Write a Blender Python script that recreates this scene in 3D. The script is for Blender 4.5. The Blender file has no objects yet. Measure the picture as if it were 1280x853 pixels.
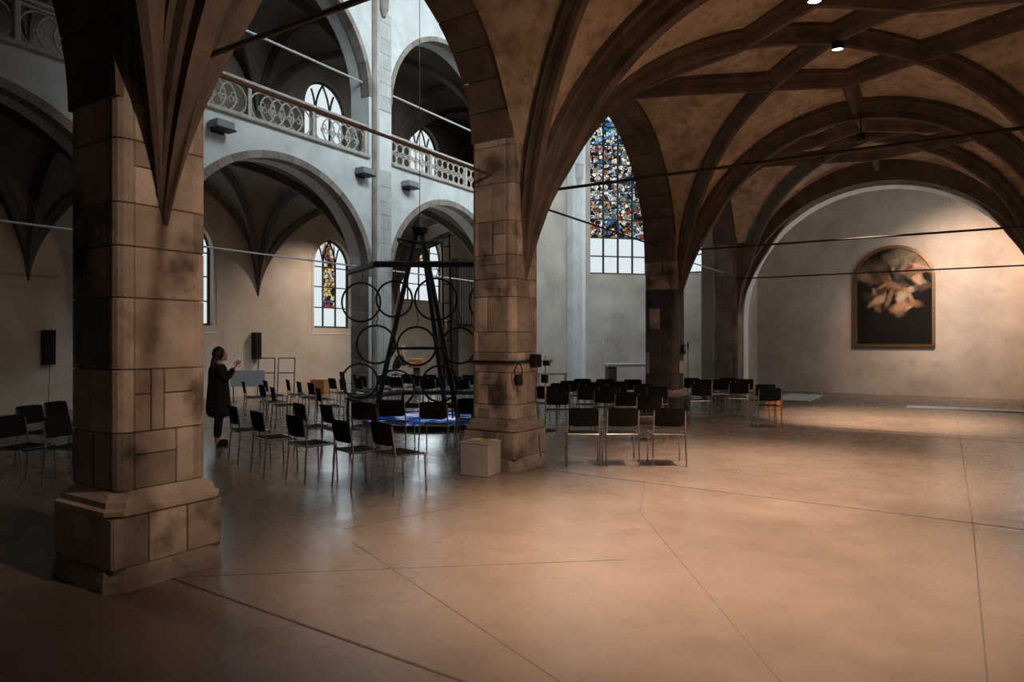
import bpy, bmesh, math, random
from mathutils import Vector, Matrix
random.seed(7)
PI = math.pi
scene = bpy.context.scene
COL = scene.collection

# ------------------------------------------------------------------ camera
TH = math.radians(32.4); EYE = 1.70; FPX = 845.0
cam_d = bpy.data.cameras.new('camera'); cam = bpy.data.objects.new('camera', cam_d); COL.objects.link(cam)
cam_d.sensor_width = 36.0; cam_d.lens = FPX / 1280 * 36.0; cam_d.clip_end = 200; cam_d.clip_start = 0.05
cam.location = (0, 0, EYE); cam.rotation_euler = (PI / 2, 0, TH)
scene.camera = cam

# ------------------------------------------------------------------ world, exposure
w = bpy.data.worlds.new('overcast_sky'); scene.world = w; w.use_nodes = True
w.node_tree.nodes['Background'].inputs['Color'].default_value = (0.72, 0.82, 0.9, 1)
w.node_tree.nodes['Background'].inputs['Strength'].default_value = 1.0
scene.view_settings.view_transform = 'Standard'; scene.view_settings.look = 'None'
scene.view_settings.gamma = 1.0; scene.view_settings.use_curve_mapping = False
scene.view_settings.exposure = 0.0
DAY = (0.80, 0.93, 1.0); WARM = (1.0, 0.735, 0.555)

def area_lamp(name, loc, direction, sx, sy, power, color, spread=PI):
    d = bpy.data.lights.new(name, 'AREA'); d.shape = 'RECTANGLE'; d.size = sx; d.size_y = sy
    d.energy = power; d.color = color; d.spread = spread
    o = bpy.data.objects.new(name, d); COL.objects.link(o); o.location = loc
    o.rotation_euler = Vector(direction).to_track_quat('-Z', 'Y').to_euler()
    return o
# daylight coming in through the high nave windows, the choir window and the chapel window (all real windows below)
for yy in (10.55, 16.9):
    area_lamp('nave_window_daylight', (-5.62, yy, 11.2), (-1, 0.5, -0.35), 2.2, 3.6, 350, DAY, 2.0)
area_lamp('choir_window_daylight', (-7.0, 26.9, 8.2), (-1, -1, -0.25), 2.3, 5.5, 200, DAY)
area_lamp('chapel_window_daylight', (1.85, 21.8, 3.6), (-1, 0.02, -0.1), 2.0, 3.0, 65, DAY)
for yy, pw_ in ((11.3, 15), (16.85, 40), (21.75, 90)):
    area_lamp('aisle_window_daylight', (-17.95, yy, 3.9), (1, 0, -0.1), 1.5, 2.4, pw_, DAY)

# ------------------------------------------------------------------ materials
def nmat(name):
    m = bpy.data.materials.new(name); m.use_nodes = True
    nt = m.node_tree; nt.nodes.clear()
    out = nt.nodes.new('ShaderNodeOutputMaterial')
    return m, nt, out
def surf(name, c1, c2=None, scale=3.0, rough=0.8, bump=0.15, metal=0.0, detail=8, rnd=0.0, spots=None, stretch=None, spec=0.5, bscale=30):
    m, nt, out = nmat(name); N = nt.nodes.new; L = nt.links.new
    b = N('ShaderNodeBsdfPrincipled'); L(b.outputs[0], out.inputs[0])
    b.inputs['Roughness'].default_value = rough; b.inputs['Metallic'].default_value = metal
    b.inputs['Specular IOR Level'].default_value = spec
    if c2 is None:
        b.inputs['Base Color'].default_value = (*c1, 1)
        return m
    tc = N('ShaderNodeNewGeometry')
    vec = tc.outputs['Position']
    if stretch:
        mp = N('ShaderNodeMapping'); mp.inputs['Scale'].default_value = stretch; L(vec, mp.inputs[0]); vec = mp.outputs[0]
    n = N('ShaderNodeTexNoise'); n.inputs['Scale'].default_value = scale; n.inputs['Detail'].default_value = detail
    n.inputs['Roughness'].default_value = 0.62; L(vec, n.inputs['Vector'])
    r = N('ShaderNodeValToRGB'); r.color_ramp.elements[0].position = 0.32; r.color_ramp.elements[1].position = 0.7
    r.color_ramp.elements[0].color = (*c1, 1); r.color_ramp.elements[1].color = (*c2, 1); L(n.outputs[0], r.inputs[0])
    col = r.outputs[0]
    if spots:
        n2 = N('ShaderNodeTexNoise'); n2.inputs['Scale'].default_value = spots[1]; n2.inputs['Detail'].default_value = 6; L(vec, n2.inputs['Vector'])
        r2 = N('ShaderNodeValToRGB'); r2.color_ramp.elements[0].position = spots[2]; r2.color_ramp.elements[1].position = spots[2] + 0.12
        r2.color_ramp.elements[0].color = (0, 0, 0, 1); r2.color_ramp.elements[1].color = (spots[3],) * 3 + (1,); L(n2.outputs[0], r2.inputs[0])
        mx = N('ShaderNodeMix'); mx.data_type = 'RGBA'; L(r2.outputs[0], mx.inputs[0]); L(col, mx.inputs[6]); mx.inputs[7].default_value = (*spots[0], 1)
        col = mx.outputs[2]
    if rnd:
        oi = N('ShaderNodeObjectInfo'); mr = N('ShaderNodeMapRange'); L(oi.outputs['Random'], mr.inputs[0])
        mr.inputs[3].default_value = 1 - rnd; mr.inputs[4].default_value = 1 + rnd
        hs = N('ShaderNodeHueSaturation'); L(mr.outputs[0], hs.inputs['Value']); L(col, hs.inputs['Color']); col = hs.outputs[0]
    L(col, b.inputs['Base Color'])
    if bump:
        nb = N('ShaderNodeTexNoise'); nb.inputs['Scale'].default_value = bscale; nb.inputs['Detail'].default_value = 6; L(vec, nb.inputs['Vector'])
        bp = N('ShaderNodeBump'); bp.inputs['Strength'].default_value = bump; bp.inputs['Distance'].default_value = 0.02
        L(nb.outputs[0], bp.inputs['Height']); L(bp.outputs[0], b.inputs['Normal'])
    return m
def emit(name, color, strength):
    m, nt, out = nmat(name); e = nt.nodes.new('ShaderNodeEmission')
    e.inputs[0].default_value = (*color, 1); e.inputs[1].default_value = strength
    nt.links.new(e.outputs[0], out.inputs[0]); return m

M = {}
M['stone'] = surf('sandstone', (0.27, 0.215, 0.17), (0.54, 0.45, 0.375), 2.2, 0.85, 0.35, rnd=0.36, spots=((0.06, 0.043, 0.034), 1.9, 0.56, 0.85))
M['stone_dark'] = surf('dark_basalt', (0.04, 0.033, 0.029), (0.095, 0.077, 0.065), 3.0, 0.8, 0.3, rnd=0.25)
M['stone_grey'] = surf('grey_pier_stone', (0.36, 0.36, 0.345), (0.52, 0.53, 0.515), 2.2, 0.9, 0.3, rnd=0.06)
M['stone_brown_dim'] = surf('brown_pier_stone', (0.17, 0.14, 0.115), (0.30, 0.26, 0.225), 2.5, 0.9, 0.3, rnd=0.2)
M['mortar'] = surf('mortar', (0.12, 0.088, 0.066), (0.18, 0.135, 0.105), 6, 0.95, 0.2)
M['mortar_grey'] = surf('grey_mortar', (0.24, 0.235, 0.22), (0.34, 0.335, 0.32), 6, 0.95, 0.2)
M['rib'] = surf('rib_stone', (0.085, 0.062, 0.046), (0.18, 0.135, 0.10), 2.5, 0.9, 0.25, rnd=0.12)
M['rib_dark'] = surf('dim_rib_stone', (0.08, 0.062, 0.05), (0.14, 0.11, 0.09), 2.5, 0.9, 0.25, rnd=0.12)
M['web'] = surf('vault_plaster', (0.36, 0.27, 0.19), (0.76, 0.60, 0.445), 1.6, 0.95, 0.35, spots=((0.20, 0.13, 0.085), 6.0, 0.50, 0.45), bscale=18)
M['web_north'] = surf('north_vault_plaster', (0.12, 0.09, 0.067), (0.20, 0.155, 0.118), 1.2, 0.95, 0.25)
M['plaster_cool'] = surf('nave_plaster', (0.50, 0.52, 0.51), (0.70, 0.725, 0.72), 1.3, 0.92, 0.25, spots=((0.46, 0.47, 0.46), 5, 0.6, 0.5))
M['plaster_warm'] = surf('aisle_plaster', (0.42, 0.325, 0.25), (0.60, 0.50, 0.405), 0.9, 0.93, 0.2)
M['plaster_gallery'] = surf('shaded_gallery_plaster', (0.14, 0.105, 0.08), (0.22, 0.175, 0.135), 0.9, 0.93, 0.2)  # darker copy of aisle plaster; the gallery's dimness is put into the colour
M['plaster_choir'] = surf('choir_plaster', (0.38, 0.325, 0.275), (0.60, 0.53, 0.46), 0.8, 0.93, 0.2)
M['plaster_end'] = surf('chapel_plaster', (0.38, 0.32, 0.265), (0.58, 0.50, 0.42), 0.8, 0.93, 0.2, spots=((0.36, 0.32, 0.28), 2.5, 0.58, 0.6))
M['white_trim'] = surf('pale_reveal', (0.66, 0.68, 0.68), (0.8, 0.82, 0.82), 3, 0.8, 0.1)
M['black'] = surf('black_plastic', (0.012, 0.011, 0.011), rough=0.5, spec=0.3)
M['seat'] = surf('black_seat_fabric', (0.012, 0.0115, 0.011), (0.02, 0.019, 0.018), 60, 0.9, 0.05, spec=0.12)
M['chrome'] = surf('chrome_tube', (0.42, 0.40, 0.38), rough=0.28, metal=1.0)
M['iron'] = surf('dark_iron', (0.025, 0.023, 0.022), (0.05, 0.045, 0.04), 20, 0.55, 0.1, metal=0.6)
M['iron_brown'] = surf('rusty_iron', (0.06, 0.04, 0.03), (0.10, 0.07, 0.05), 15, 0.7, 0.1)
M['rod_light'] = surf('pale_steel', (0.55, 0.56, 0.56), rough=0.45, metal=0.3)
M['grey_metal'] = surf('grey_enamel', (0.22, 0.24, 0.25), rough=0.5)
M['lead'] = surf('window_lead', (0.022, 0.024, 0.026), rough=0.6)
M['glass_clear'] = emit('daylit_clear_glass', (0.83, 0.92, 0.96), 0.88)
M['white_card'] = surf('white_painted_board', (0.42, 0.40, 0.36), rough=0.6)
M['wood'] = surf('orange_wood', (0.42, 0.16, 0.05), (0.55, 0.24, 0.08), 4, 0.45, 0.05, stretch=(1, 8, 1))
M['dark_wood'] = surf('dark_wood', (0.05, 0.03, 0.02), (0.09, 0.058, 0.04), 4, 0.5, 0.05, stretch=(6, 6, 0.6))
M['slat_wood'] = surf('grey_painted_slats', (0.42, 0.41, 0.38), (0.52, 0.5, 0.47), 5, 0.7, 0.05)
M['gilt'] = surf('gilt_frame', (0.10, 0.055, 0.025), (0.22, 0.125, 0.05), 20, 0.45, 0.1, metal=0.3)
M['skin'] = surf('skin', (0.62, 0.36, 0.26), rough=0.55)
M['hair_dark'] = surf('dark_hair', (0.012, 0.009, 0.008), (0.03, 0.02, 0.016), 40, 0.5, 0.4, stretch=(1, 1, 0.1))
M['hair_fair'] = surf('fair_hair', (0.5, 0.3, 0.17), (0.68, 0.44, 0.28), 40, 0.5, 0.4, stretch=(1, 1, 0.1))
M['cloth_black'] = surf('black_cloth', (0.010, 0.010, 0.011), (0.02, 0.019, 0.02), 25, 0.9, 0.2)
M['cloth_light'] = surf('pale_trousers', (0.55, 0.40, 0.34), (0.66, 0.5, 0.44), 25, 0.9, 0.2)
M['screen_phone'] = emit('phone_screen', (0.8, 0.9, 1.0), 0.9)
M['lamp_lens'] = emit('spot_lens', (1.0, 0.86, 0.72), 9.0)
M['paper_yellow'] = surf('yellow_paper', (0.62, 0.52, 0.05), rough=0.7)
M['paper_white'] = surf('white_paper', (0.7, 0.7, 0.68), rough=0.7)
M['pale_slab'] = surf('pale_slab', (0.55, 0.58, 0.6), (0.7, 0.72, 0.73), 6, 0.55, 0.05)

def floor_mat():
    m, nt, out = nmat('polished_concrete'); N = nt.nodes.new; L = nt.links.new
    b = N('ShaderNodeBsdfPrincipled'); L(b.outputs[0], out.inputs[0])
    g = N('ShaderNodeNewGeometry')
    n1 = N('ShaderNodeTexNoise'); n1.inputs['Scale'].default_value = 0.55; n1.inputs['Detail'].default_value = 6; n1.inputs['Roughness'].default_value = 0.55
    n2 = N('ShaderNodeTexNoise'); n2.inputs['Scale'].default_value = 3.2; n2.inputs['Detail'].default_value = 4; n2.inputs['Roughness'].default_value = 0.5
    L(g.outputs['Position'], n1.inputs[0]); L(g.outputs['Position'], n2.inputs[0])
    a = N('ShaderNodeMath'); a.operation = 'MULTIPLY_ADD'; L(n2.outputs[0], a.inputs[0]); a.inputs[1].default_value = 0.22; L(n1.outputs[0], a.inputs[2])
    r = N('ShaderNodeValToRGB'); e = r.color_ramp.elements
    e[0].position = 0.38; e[0].color = (0.145, 0.106, 0.082, 1); e[1].position = 0.95; e[1].color = (0.255, 0.195, 0.152, 1)
    x = e.new(0.64); x.color = (0.195, 0.145, 0.112, 1)
    L(a.outputs[0], r.inputs[0]); L(r.outputs[0], b.inputs['Base Color'])
    rr = N('ShaderNodeMapRange'); L(n2.outputs[0], rr.inputs[0]); rr.inputs[1].default_value = 0.3; rr.inputs[2].default_value = 0.7
    rr.inputs[3].default_value = 0.25; rr.inputs[4].default_value = 0.31; L(rr.outputs[0], b.inputs['Roughness'])
    b.inputs['Specular IOR Level'].default_value = 0.5
    return m
M['floor'] = floor_mat()

def stained(name, palette, strength, scale=7.0):
    m, nt, out = nmat(name); N = nt.nodes.new; L = nt.links.new
    g = N('ShaderNodeNewGeometry'); oi = N('ShaderNodeObjectInfo')
    ad = N('ShaderNodeVectorMath'); ad.operation = 'MULTIPLY_ADD'; L(oi.outputs['Random'], ad.inputs[0]); ad.inputs[1].default_value = (37, 19, 53); L(g.outputs['Position'], ad.inputs[2])
    wn = N('ShaderNodeTexNoise'); wn.inputs['Scale'].default_value = scale * .8; L(ad.outputs[0], wn.inputs['Vector'])
    wm = N('ShaderNodeVectorMath'); wm.operation = 'MULTIPLY_ADD'; L(wn.outputs['Color'], wm.inputs[0]); wm.inputs[1].default_value = (.22, .22, .22); L(ad.outputs[0], wm.inputs[2]); ad = wm
    def vor(feat, sc):
        v = N('ShaderNodeTexVoronoi'); v.feature = feat; v.inputs['Scale'].default_value = sc; L(ad.outputs[0], v.inputs['Vector']); return v
    v1 = vor('F1', scale); v2 = vor('DISTANCE_TO_EDGE', scale); v3 = vor('F1', scale * 3.2)
    sp = N('ShaderNodeSeparateColor'); L(v1.outputs['Color'], sp.inputs[0])
    r = N('ShaderNodeValToRGB'); r.color_ramp.interpolation = 'CONSTANT'; el = r.color_ramp.elements
    tot = sum(p[1] for p in palette); acc = 0
    for i, (c, wt) in enumerate(palette):
        e = el[i] if i < 2 else el.new(acc / tot)
        e.position = acc / tot; e.color = (*c, 1); acc += wt
    L(sp.outputs[0], r.inputs[0])
    s3 = N('ShaderNodeSeparateColor'); L(v3.outputs['Color'], s3.inputs[0])
    mr = N('ShaderNodeMapRange'); L(s3.outputs[1], mr.inputs[0]); mr.inputs[3].default_value = 0.15; mr.inputs[4].default_value = 1.4
    edge = N('ShaderNodeMapRange'); L(v2.outputs['Distance'], edge.inputs[0]); edge.inputs[1].default_value = 0.03; edge.inputs[2].default_value = 0.09
    edge.inputs[3].default_value = 0.04
    mu = N('ShaderNodeMath'); mu.operation = 'MULTIPLY'; L(mr.outputs[0], mu.inputs[0]); L(edge.outputs[0], mu.inputs[1])
    mu2 = N('ShaderNodeMath'); mu2.operation = 'MULTIPLY'; L(mu.outputs[0], mu2.inputs[0]); mu2.inputs[1].default_value = strength
    e = N('ShaderNodeEmission'); L(r.outputs[0], e.inputs[0]); L(mu2.outputs[0], e.inputs[1]); L(e.outputs[0], out.inputs[0])
    return m
M['stained_choir'] = stained('stained_glass_choir', [((0.025, 0.022, 0.022), 3.5), ((0.85, 0.83, 0.76), 6), ((0.07, 0.14, 0.33), 1.8), ((0.40, 0.06, 0.05), 1.4), ((0.16, 0.25, 0.17), 1.3), ((0.48, 0.30, 0.15), 2.0), ((0.36, 0.50, 0.58), 2.0)], 0.95, 6.5)
M['stained_blue'] = stained('stained_glass_blue_sky', [((0.03, 0.04, 0.05), 2), ((0.55, 0.75, 0.85), 3), ((0.08, 0.25, 0.5), 3), ((0.8, 0.78, 0.66), 2), ((0.2, 0.4, 0.3), 1)], 0.95, 6.5)
M['stained_warm'] = stained('stained_glass_amber', [((0.05, 0.03, 0.02), 2), ((0.85, 0.6, 0.22), 3), ((0.9, 0.85, 0.7), 3), ((0.5, 0.12, 0.06), 2), ((0.25, 0.1, 0.3), 1), ((0.2, 0.3, 0.15), 1)], 0.8, 7.0)
M['stained_cobalt'] = emit('cobalt_glass', (0.01, 0.13, 0.55), 0.8)

# ------------------------------------------------------------------ mesh helpers
class MB:
    def __init__(s): s.v = []; s.f = []
    def add(s, vs, fs):
        o = len(s.v); s.v += [tuple(v) for v in vs]; s.f += [tuple(i + o for i in f) for f in fs]; return s
    def box(s, c, d, rot=None):
        x, y, z = (k / 2 for k in d)
        vs = [Vector(p) for p in ((-x,-y,-z),(x,-y,-z),(x,y,-z),(-x,y,-z),(-x,-y,z),(x,-y,z),(x,y,z),(-x,y,z))]
        if rot: vs = [rot @ v for v in vs]
        return s.add([v + Vector(c) for v in vs], [(0,3,2,1),(4,5,6,7),(0,1,5,4),(1,2,6,5),(2,3,7,6),(3,0,4,7)])
    def bbox(s, c, d, b=0.015, rot=None):
        """box with chamfered edges (24 verts)"""
        hx, hy, hz = (k / 2 for k in d); b = min(b, hx * .45, hy * .45, hz * .45)
        bm = bmesh.new(); bmesh.ops.create_cube(bm, size=1)
        for v in bm.verts: v.co = Vector((v.co.x * 2 * hx, v.co.y * 2 * hy, v.co.z * 2 * hz))
        bmesh.ops.bevel(bm, geom=bm.edges[:], offset=b, segments=1, affect='EDGES')
        bm.verts.index_update(); vs = [v.co.copy() for v in bm.verts]; fs = [[v.index for v in f.verts] for f in bm.faces]; bm.free()
        if rot: vs = [rot @ v for v in vs]
        return s.add([v + Vector(c) for v in vs], fs)
    def tube(s, pts, r, n=8, closed=False, caps=True):
        pts = [Vector(p) for p in pts]; m = len(pts); rs = r if isinstance(r, (list, tuple)) else [r] * m
        vs = []; prev = None
        for i, p in enumerate(pts):
            if closed: t = pts[(i + 1) % m] - pts[i - 1]
            else: t = pts[min(i + 1, m - 1)] - pts[max(i - 1, 0)]
            t.normalize()
            if prev is None:
                a = Vector((0, 0, 1)) if abs(t.z) < 0.9 else Vector((1, 0, 0))
            else: a = prev
            u = (a - t * a.dot(t)).normalized(); prev = u; q = t.cross(u)
            for k in range(n):
                an = 2 * PI * k / n; vs.append(p + (u * math.cos(an) + q * math.sin(an)) * rs[i])
        fs = []
        for i in range(m if closed else m - 1):
            j = (i + 1) % m
            for k in range(n): fs.append((i*n+k, i*n+(k+1)%n, j*n+(k+1)%n, j*n+k))
        if caps and not closed: fs += [tuple(range(n - 1, -1, -1)), tuple((m-1)*n + k for k in range(n))]
        return s.add(vs, fs)
    def lathe(s, prof, c=(0, 0, 0), n=24):
        vs = []
        for (r, z) in prof:
            for k in range(n): a = 2 * PI * k / n; vs.append((c[0] + r * math.cos(a), c[1] + r * math.sin(a), c[2] + z))
        m = len(prof); fs = [(i*n+k, i*n+(k+1)%n, (i+1)*n+(k+1)%n, (i+1)*n+k) for i in range(m - 1) for k in range(n)]
        fs += [tuple(range(n - 1, -1, -1)), tuple((m-1)*n + k for k in range(n))]
        return s.add(vs, fs)
    def prism(s, poly, a, b):
        """poly: list of points in 2D; a,b: functions mapping 2D to 3D for the two ends"""
        n = len(poly); vs = [a(*p) for p in poly] + [b(*p) for p in poly]
        return s.add(vs, [tuple(range(n - 1, -1, -1)), tuple(range(n, 2 * n))] + [(i, (i+1) % n, n + (i+1) % n, n + i) for i in range(n)])
    def mesh(s, name, mat, smooth=False):
        me = bpy.data.meshes.new(name); me.from_pydata(s.v, [], s.f); me.validate(); me.update()
        bm = bmesh.new(); bm.from_mesh(me); bmesh.ops.recalc_face_normals(bm, faces=bm.faces[:]); bm.to_mesh(me); bm.free()
        if mat is not None: me.materials.append(mat)
        if smooth:
            me.shade_smooth()
        return me
    def build(s, name, mat, parent=None, smooth=False):
        return link(name, s.mesh(name, mat, smooth), parent)
def link(name, data, parent=None):
    o = bpy.data.objects.new(name, data); COL.objects.link(o)
    if parent is not None: o.parent = parent
    return o
def tag(o, label=None, cat=None, group=None, kind=None):
    if label: o['label'] = label
    if cat: o['category'] = cat
    if group: o['group'] = group
    if kind: o['kind'] = kind
    return o
def empty(name, loc=(0, 0, 0), rz=0):
    o = bpy.data.objects.new(name, None); COL.objects.link(o); o.location = loc; o.rotation_euler = (0, 0, rz); o.empty_display_size = 0.1
    return o
def struct(o): o['kind'] = 'structure'; return o
def copy_tree(o, parent=None):
    c = o.copy(); COL.objects.link(c); c.parent = parent
    for ch in o.children: copy_tree(ch, c)
    return c
def pix(u, v, z):
    """floor-plan point seen at photo pixel (u, v) for a feature of known height z"""
    k = (z - EYE) / ((426.5 - v) / FPX); t = (u - 640) / FPX
    return Vector(((-math.sin(TH) + math.cos(TH) * t) * k, (math.cos(TH) + math.sin(TH) * t) * k, z))

# ------------------------------------------------------------------ plan
XA, XN = -4.75, -5.42             # aisle face / nave face of the south arcade
XS = 2.05                         # south wall of the aisle
XF, XFB = -13.0, -13.67           # north arcade, nave face / aisle face
XO = -18.2                        # north outer wall
YW = -8.0                         # west wall
PILLARS = [2.79, 7.84, 14.23, 19.42]
PH = 0.34                         # pillar half width
BAYS = [(-3.5, 2.79), (2.79, 7.84), (7.84, 14.23), (14.23, 19.42)]
NB = [(-2.15, 2.75), (4.2, 2.75), (10.55, 2.75), (16.9, 2.72)]      # north bays: centre, half width
YE = 24.5                         # painted end wall

# ------------------------------------------------------------------ floor
fl = struct(MB().box((-8.5, 11, -0.1), (24, 44, 0.2)).build('floor', M['floor']))
joint_m = surf('floor_joint', (0.055, 0.04, 0.031), rough=0.7)
minor_m = surf('minor_floor_joint', (0.105, 0.078, 0.06), rough=0.6)
def joint(p, q, wd):
    p, q = Vector((*p, 0)), Vector((*q, 0)); d = (q - p); n = Vector((-d.y, d.x, 0)).normalized() * wd / 2
    m = MB(); m.add([v + Vector((0, 0, 0.0015)) for v in (p - n, q - n, q + n, p + n)] + [v + Vector((0, 0, -0.02)) for v in (p - n, q - n, q + n, p + n)],
                    [(0, 1, 2, 3), (7, 6, 5, 4), (0, 4, 5, 1), (1, 5, 6, 2), (2, 6, 7, 3), (3, 7, 4, 0)])
    m.build('joint', joint_m if wd > .0101 else minor_m, fl)
joint((-4.7, 2.78), (2.0, 2.62), 0.02); joint((-4.4, 7.76), (2.0, 7.58), 0.022); joint((-4.7, 14.2), (2.0, 14.1), 0.015)
joint((0.25, 7.6), (0.1, -2), 0.010); joint((0.25, 7.6), (0.3, 19), 0.008)
joint((-3.0, 7.7), (-2.53, 6.36), 0.008); joint((-2.53, 6.36), (-0.3, 3.0), 0.008)
joint((-4.2, 4.1), (-1.2, 2.8), 0.008); joint((-4.6, 2.85), (-2.08, 4.9), 0.006); joint((-4.55, 4.34), (-4.0, 6.2), 0.006)
joint((-5.0, 7.8), (-13, 7.9), 0.012); joint((-5.0, 14.2), (-13, 14.3), 0.012)

# ------------------------------------------------------------------ arched walls
def ell(c, a, b, z0): return lambda y: z0 + b * math.sqrt(max(0.0, 1 - ((y - c) / a) ** 2))
def pointed(c, a, z0, k=1.25):
    R = a * k
    def f(y):
        d = abs(y - c); return z0 + math.sqrt(max(0.0, R * R - (d + R - a) ** 2))
    return f
def arch_panel(mb, y0, y1, z0, z1, ops, P, Q, n=28, ends=True):
    """wall strip y0..y1 between surfaces P(y,z) and Q(y,z); ops = [(yl, yr, sill, fn)]"""
    def quad(a, b, c, d): mb.add([a, b, c, d], [(0, 1, 2, 3)])
    def both(ya, yb, za, zb, zc, zd):          # bottom za(at ya) zb(at yb), top zc(at yb) zd(at ya)
        if max(abs(zd - za), abs(zc - zb)) < 1e-6: return
        quad(P(ya, za), P(yb, zb), P(yb, zc), P(ya, zd)); quad(Q(ya, za), Q(ya, zd), Q(yb, zc), Q(yb, zb))
    cur = y0
    for (yl, yr, sill, fn) in sorted(ops):
        if yl > cur: both(cur, yl, z0, z0, z1, z1)
        if sill > z0: both(yl, yr, z0, z0, sill, sill); quad(P(yl, sill), P(yr, sill), Q(yr, sill), Q(yl, sill))
        c, a = (yl + yr) / 2, (yr - yl) / 2
        ys = [c - a * math.cos(PI * i / n) for i in range(n + 1)]
        for i in range(n):
            ya, yb = ys[i], ys[i + 1]; za, zb = min(fn(ya), z1), min(fn(yb), z1)
            both(ya, yb, za, zb, z1, z1)
            quad(P(ya, za), Q(ya, za), Q(yb, zb), P(yb, zb))
        quad(P(yl, sill), Q(yl, sill), Q(yl, fn(yl)), P(yl, fn(yl))); quad(P(yr, sill), P(yr, fn(yr)), Q(yr, fn(yr)), Q(yr, sill))
        cur = yr
    if cur < y1: both(cur, y1, z0, z0, z1, z1)
    if ends:
        for y in (y0, y1): quad(P(y, z0), Q(y, z0), Q(y, z1), P(y, z1))
        quad(P(y0, z1), P(y1, z1), Q(y1, z1), Q(y0, z1))
PX = lambda X: (lambda y, z: (X, y, z))
PY = lambda Y: (lambda x, z: (x, Y, z))

# south arcade, lower part (pillars stand in it as things of their own)
SARCH = []
for i, (ya, yb) in enumerate(((-3.2, 2.45), (3.13, 7.5), (8.18, 13.89), (14.57, 19.08))):
    c, a = (ya + yb) / 2, (yb - ya) / 2
    f = ell(c, a, 1.85, 4.38) if a < 2.4 else ell(c, a, 2.85, 3.38)
    SARCH.append((ya, yb, c, a, f))
m = MB()
def widened(f, c, a): return lambda y: f(c + (y - c) * a / (a + .06)) + .03
arch_panel(m, YW, 19.76, 0, 6.6, [(ya - .06, yb + .06, 0, widened(f, c, a)) for ya, yb, c, a, f in SARCH], PX(XA - .055), PX(XN + .055))
# keep the wall mass above pillar tops only: piers between openings are replaced by pillars of the same size
struct(m.build('wall_south_arcade', M['rib']))
m = MB()
CLER = [(c, 1.15, 9.3, pointed(c, 1.15, 11.9)) for c in (10.55, 16.9)]
arch_panel(m, YW, 26.28, 6.6, 14.2, [(c - a, c + a, s_, f) for c, a, s_, f in CLER], PX(XA), PX(XN))
struct(m.build('wall_south_clerestory', M['plaster_cool']))
# north arcade
LOW = [ell(c, a, 2.5, 3.45) for c, a in NB]; UP = [ell(c, a, 2.65, 8.3) for c, a in NB]
m = MB(); arch_panel(m, YW, 20.4, 0, 6.62, [(c - a, c + a, 0, LOW[i]) for i, (c, a) in enumerate(NB)], PX(XF), PX(XFB)); wall_n = struct(m.build('wall_north', M['plaster_cool']))
m = MB(); arch_panel(m, YW, 20.4, 6.62, 14.2, [(c - a, c + a, 6.62, UP[i]) for i, (c, a) in enumerate(NB)], PX(XF), PX(XFB)); wall_nu = struct(m.build('wall_north_gallery', M['plaster_cool']))
# north outer wall with aisle windows and gallery windows
WIN_N = [(11.3, 0.87, 2.16, 4.3), (16.85, 0.87, 2.16, 4.3)]
WIN_E = (21.75, 1.38, 3.35, 5.0)
WIN_G = [(10.6, 0.98, 7.9, 9.75), (16.55, 0.98, 7.9, 9.75), (21.9, 0.98, 7.9, 9.6)]
def rnd_arch(c, a, z0): return ell(c, a, a * 1.06, z0)
m = MB(); ops = [(c - a, c + a, s_, pointed(c, a, zs, 1.15)) for c, a, s_, zs in WIN_N + [WIN_E]]
arch_panel(m, YW, 30, 0, 6.62, ops, PX(XO), PX(XO - 0.45)); struct(m.build('wall_north_outer', M['plaster_warm']))
m = MB(); ops = [(c - a, c + a, s_, rnd_arch(c, a, zs)) for c, a, s_, zs in WIN_G]
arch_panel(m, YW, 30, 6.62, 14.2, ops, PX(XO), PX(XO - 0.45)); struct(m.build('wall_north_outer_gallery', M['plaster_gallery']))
struct(MB().box((-13.2, 23.45, 7.1), (0.55, 6.1, 14.2)).build('wall_choir_north', M['plaster_choir']))
# gallery floor, west wall, roof, south wall, ends
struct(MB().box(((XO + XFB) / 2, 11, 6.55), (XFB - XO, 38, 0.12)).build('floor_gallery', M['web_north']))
struct(MB().box((-8.3, YW - 0.15, 7.1), (21, 0.3, 14.4)).build('wall_west', M['plaster_warm']))
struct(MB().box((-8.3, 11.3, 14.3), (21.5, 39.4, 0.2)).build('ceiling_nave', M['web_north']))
m = MB(); arch_panel(m, YW, 25, 0, 8, [(20.7, 22.9, 1.9, pointed(21.8, 1.1, 4.4))], PX(XS), PX(XS + 0.4)); struct(m.build('wall_south', M['plaster_warm']))
struct(MB().box((-1.75, YE + 0.15, 4), (8.3, 0.3, 8)).build('wall_east', M['plaster_end']))
struct(MB().box((-1.4, 22.1, 7.6), (8.6, 5.2, 0.2)).build('ceiling_chapel', M['web']))
struct(MB().box((-5.65, 22.9, 3.3), (0.5, 6.6, 6.6)).build('wall_choir_south', M['plaster_end']))
struct(MB().box((-15.8, 27.0, 7.1), (4.8, 0.3, 14.2)).build('wall_north_aisle_end', M['plaster_warm']))
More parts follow.
